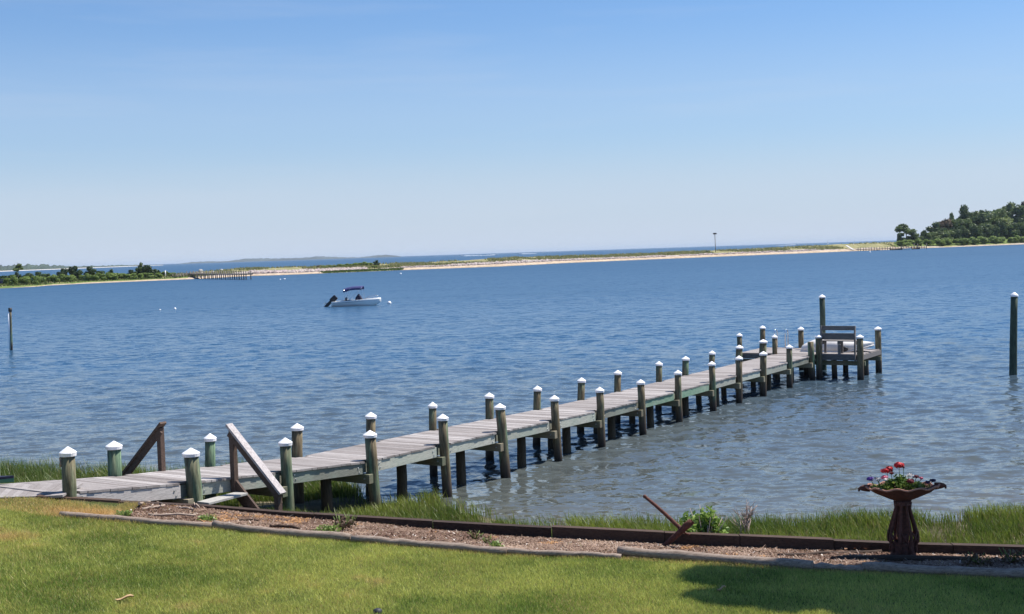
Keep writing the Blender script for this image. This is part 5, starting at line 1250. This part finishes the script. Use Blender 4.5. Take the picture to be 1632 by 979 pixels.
# ------------------------------------------------------------ far jetties, boats, car
def jetty(px0, px1, pyd, D0, D1, npost, name, label, htop, hdeck, wdt, cross=True):
    a = Q(px0, 440, D0); b_ = Q(px1, 440, D1); a.z = b_.z = 0; L_ = (b_-a).length; o = empty(name, a, math.atan2((b_-a).y, (b_-a).x), label, 'jetty')
    m_ = MB(); m_.box(0, L_, -wdt/2, wdt/2, hdeck-.35, hdeck); m_.build('deck', M['farwood'], o)
    for i in range(npost):
        x = L_*(i+.5)/npost
        for s_ in (-wdt/2-.14, wdt/2+.14): m_ = MB(); m_.tube([(x, s_, -1), (x, s_, htop*random.uniform(.93, 1.04))], .16, 6); m_.build('piling', M['farwood'], o)
    return o, L_
a = P(316, 444.6, 0).y
jetty(300, 398, 0, a+14, P(397, 445, 0).y-10, 15, 'old_jetty', 'old brown jetty on many posts running out from the left beach', 2.55, 1.75, 1.8)
o, L_ = jetty(276, 322, 0, P(282,446.2,0).y+12, a+16, 9, 'boardwalk', 'brown railed boardwalk leading over the sand to the old jetty', 1.9, 1.1, 1.6)
m_ = MB(); m_.box(0, L_, -.95, -.85, 1.75, 1.9); m_.box(0, L_, .85, .95, 1.75, 1.9); m_.box(0, L_, -.95, -.85, 1.35, 1.5); m_.build('rail', M['farwood'], o)
m_ = MB(); m_.bar((0,0,0), (1.6,0,1.2), .3, .5); m_.build('rock', M['rock']); bpy.data.objects.remove(bpy.data.objects['rock'])
y0 = P(1400, 399.3, 0).y
o, L_ = jetty(1366, 1476, 0, P(1366,400.6,0).y+6, P(1476,396.3,0).y-4, 13, 'low_jetty', 'low dark jetty along the beach in front of the wooded point', 2.1, 1.0, 1.6)
def skiff(px, py, L_, rz, mat, label, dark=False, up=0.0):
    p = P(px, py, 0); o = empty('skiff', p, rz, label, 'skiff', 'small craft moored at the far right jetty'); m_ = MB(); vs = []
    for i in range(9):
        u_ = i/8; w_ = .16*L_*(1 if u_ < .5 else 1-((u_-.5)*2)**2.2)+.02; sh = .55+.25*u_*u_; x = -L_/2+L_*u_; vs += [(x,-w_,sh),(x,-w_*.7,-.1+.3*max(0,u_-.7)),(x,w_*.7,-.1+.3*max(0,u_-.7)),(x,w_,sh)]
    m_.add(vs, [(i*4+k, i*4+k+1, i*4+k+5, i*4+k+4) for i in range(8) for k in range(3)]+[(i*4, i*4+4, i*4+7, i*4+3) for i in range(8)]+[(3,2,1,0)]); m_.build('hull', M[mat], o)
    m_ = MB(); m_.box(-L_/2-.5, -L_/2-.05, -.25, .25, .1, 1.35); m_.build('outboard', M['outboard'], o, bevel=.08)
    return o
skiff(1429, 398.6, 6.5, .05, 'rubber', 'long low dark skiff, leftmost at the far jetty'); skiff(1445, 397.9, 5.2, .1, 'white_gel', 'white skiff between the dark ones at the far jetty'); skiff(1460, 397.4, 4.2, -.1, 'navydark', 'small dark skiff by the end of the far jetty')
for (px, lab) in ((1431, 'leftmost mooring post by the far skiffs'), (1437.5, 'second mooring post by the far skiffs'), (1457, 'third mooring post by the far skiffs'), (1462.5, 'fourth mooring post by the far skiffs'), (1476.5, 'last mooring post at the end of the far jetty')):
    p = P(px, 397.2, 0); o = empty('mooring_post', p, 0, lab, 'post', 'posts at the far right jetty'); m_ = MB(); m_.tube([(0,0,-1),(0,0,3.0)], .22, 7); m_.build('pole', M['farwood'], o)
p0 = spit(1350, 12); p1_ = spit(1360, 2)
m_ = MB(); m_.bar((0,0,1.6), p1_-p0+Vector((0,0,.3)), 1.3, .25); ob = m_.build('gangway', M['palerock']); ob.location = p0; tag(ob, 'pale plank gangway sloping down the beach to the low jetty', 'gangway')
# parked car on the left lawn
p = spit(5.5, 22); car = empty('parked_car', p, .0, 'dark blue parked car beside the shrubs at the far left shore', 'car')
m_ = MB(); pr = [(-2.3,.35),(-2.3,.95),(-1.9,1.55),(.5,1.6),(1.2,1.05),(2.15,.92),(2.3,.6),(2.3,.35)]
nP = len(pr); m_.add([(x,-.9,z) for x, z in pr]+[(x,.9,z) for x, z in pr], [tuple(range(nP)), tuple(range(2*nP-1, nP-1, -1))]+[(i, i+nP, (i+1) % nP+nP, (i+1) % nP) for i in range(nP)]); m_.build('body', plain('dark_blue_paint', (.015,.02,.09), .2, .3), car, bevel=.08)
m_ = MB(); 
for s_ in (-.915, .915): m_.hexa([(-1.9,s_-.004,1.0),(.9,s_-.004,1.05),(.9,s_+.004,1.05),(-1.9,s_+.004,1.0),(-1.7,s_-.004,1.45),(.45,s_-.004,1.5),(.45,s_+.004,1.5),(-1.7,s_+.004,1.45)])
m_.build('window', M['glass'], car)
for x in (-1.4, 1.45):
    for s_ in (-.85, .85): m_ = MB(); m_.tube([(x, s_-.1, .33), (x, s_+.1, .33)], .33, 14); m_.build('wheel', M['rubber'], car)
for (px, d, r, lab) in ((321,40,.8,'white boulder on the dune crest above the old jetty'),(323,25,.5,'small pale boulder below the dune crest'),(354,34,.6,'pale boulder on the dune right of the old jetty'),(340,25,.55,'pale boulder behind the old jetty posts')):
    p = spit(px, d); m_ = MB(); m_.ball((0,0,r*.5), (r*1.2,r,r*.8), 8, 6, jit=.15, smooth=False); ob = m_.build('boulder', M['palerock']); ob.location = p; tag(ob, lab, 'boulder', 'pale boulders on the dunes')
p = spit(264.5, 22); m_ = MB(); m_.tube([(0,0,-.2),(0,0,2.0)], .2, 8); ob = m_.build('marker_post', M['plastic']); ob.location = p; tag(ob, 'short white marker post at the end of the left shrubs', 'post')

# ------------------------------------------------------------ the shade tree just outside the frame, right of the lawn
big = crown_mesh(321, 26, .05, 9000, core=False)
sd = Vector((sdir.x, sdir.y, 0))/sdir.z      # ground shift per metre of height
def shade_spot(px, py, h): g_ = P(px, py, 1.5); return Vector((g_.x+sd.x*(h-1.5), g_.y+sd.y*(h-1.5), h))
tb = Vector((13.2, 16.3, 1.2)); stree = empty('shade_tree', tb, 0, 'leafy tree outside the right edge whose shadow falls on the lawn', 'tree')
m_ = MB(); m_.tube([(0,0,-.3),(.1,0,2.5),(-.2,.1,5.5),(-.3,.2,9)], [.38,.3,.24,.1], 14, jit=.04); 
LOB = []
SPOTS = [(x_, 899+random.uniform(-2,3)+(x_-1160)*.008, .45) for x_ in range(1165, 1800, 46)]
SPOTS += [(x_, 890+random.uniform(-2,2), .45) for x_ in range(1425, 1820, 48)]+[(x_, 876+random.uniform(-2,2), .45) for x_ in range(1450, 1860, 48)]+[(x_, 862, .45) for x_ in range(1490, 1880, 52)]
SPOTS += [(x_, 896, .36) for x_ in range(1270, 1440, 36)]
SPOTS += [(1395,888,.26),(1415,887,.32),(1437,884,.32),(1402,896,.3)]
SPOTS += [(1135,932,.24)]+[(x_, 936+random.uniform(-3,3), .38) for x_ in range(1170, 1400, 44)]+[(1300,925,.35),(1340,920,.4),(1375,915,.4),(1420,918,.4),(1225,922,.3),(1250,948,.2),(1395,950,.35)]
SPOTS += [(1440,957,.26),(1475,953,.34),(1520,950,.42),(1545,962,.45),(1580,945,.5),(1600,965,.5),(1640,950,.5),(1640,975,.55),(1700,960,.7),(1560,925,.5),(1620,922,.5),(1690,925,.6),(1760,930,.8),(1780,960,.9),(1590,978,.4)]
for (px, py, rx) in SPOTS:
    hh = random.uniform(8.6, 10.4)
    c_ = shade_spot(px, py, hh)-tb; LOB.append((c_, rx*(.80 if 925 < py < 945 and px < 1560 else .95)))
    m_.tube([(-.2,.1,5.2), Vector((-.2,.1,5.2)).lerp(c_, .5)+Vector((0,0,.5)), c_], [.09,.05,.02], 6)
m_.build('trunk', M['bark'], stree)
g = np.random.default_rng(5); V = []
for c_, r in LOB:
    n_ = int(1300*r*r/.3)+200; d = g.normal(0, 1, (n_, 3)); d /= np.linalg.norm(d, axis=1)[:, None]; p_ = np.array(c_)+d*(g.random((n_, 1))**.4)*r*1.25*np.array([1,1,.7])
    t = g.normal(0, 1, (n_, 3)); t /= np.linalg.norm(t, axis=1)[:, None]; b_ = np.cross(t, g.normal(0, 1, (n_, 3))); b_ /= np.linalg.norm(b_, axis=1)[:, None]; s_ = .12*g.uniform(.6, 1.3, (n_, 1))
    V.append(np.stack([p_-t*s_, p_-b_*s_*.6, p_+t*s_, p_+b_*s_*.6], 1).reshape(-1, 3))
V = np.concatenate(V); np_mesh('crown', V, np.arange(len(V)).reshape(-1, 4), M['tree_mid'], stree)
bpy.data.meshes.remove(big)
px_ = [proj(tb+c_)[0] for c_, r in LOB]; print('shade lobes px', [tuple(int(v) for v in proj(tb+c_)) for c_, r in LOB][:8])

# ------------------------------------------------------------ sea air between here and the far hills
hz_m = bpy.data.materials.new('sea_air'); hz_m.use_nodes = True; nt = hz_m.node_tree
for n_ in list(nt.nodes): nt.nodes.remove(n_)
pv = nt.nodes.new('ShaderNodeVolumePrincipled'); pv.inputs['Density'].default_value = HAZE; pv.inputs['Color'].default_value = (.74, .86, 1.0, 1); pv.inputs['Anisotropy'].default_value = .0
ho = nt.nodes.new('ShaderNodeOutputMaterial'); nt.links.new(pv.outputs[0], ho.inputs['Volume'])
m_ = MB(); m_.box(-24000, 24000, -30, 31000, -4, 42); tag(m_.build('haze', hz_m), 'thin pale sea haze over the water', 'haze', kind='stuff')
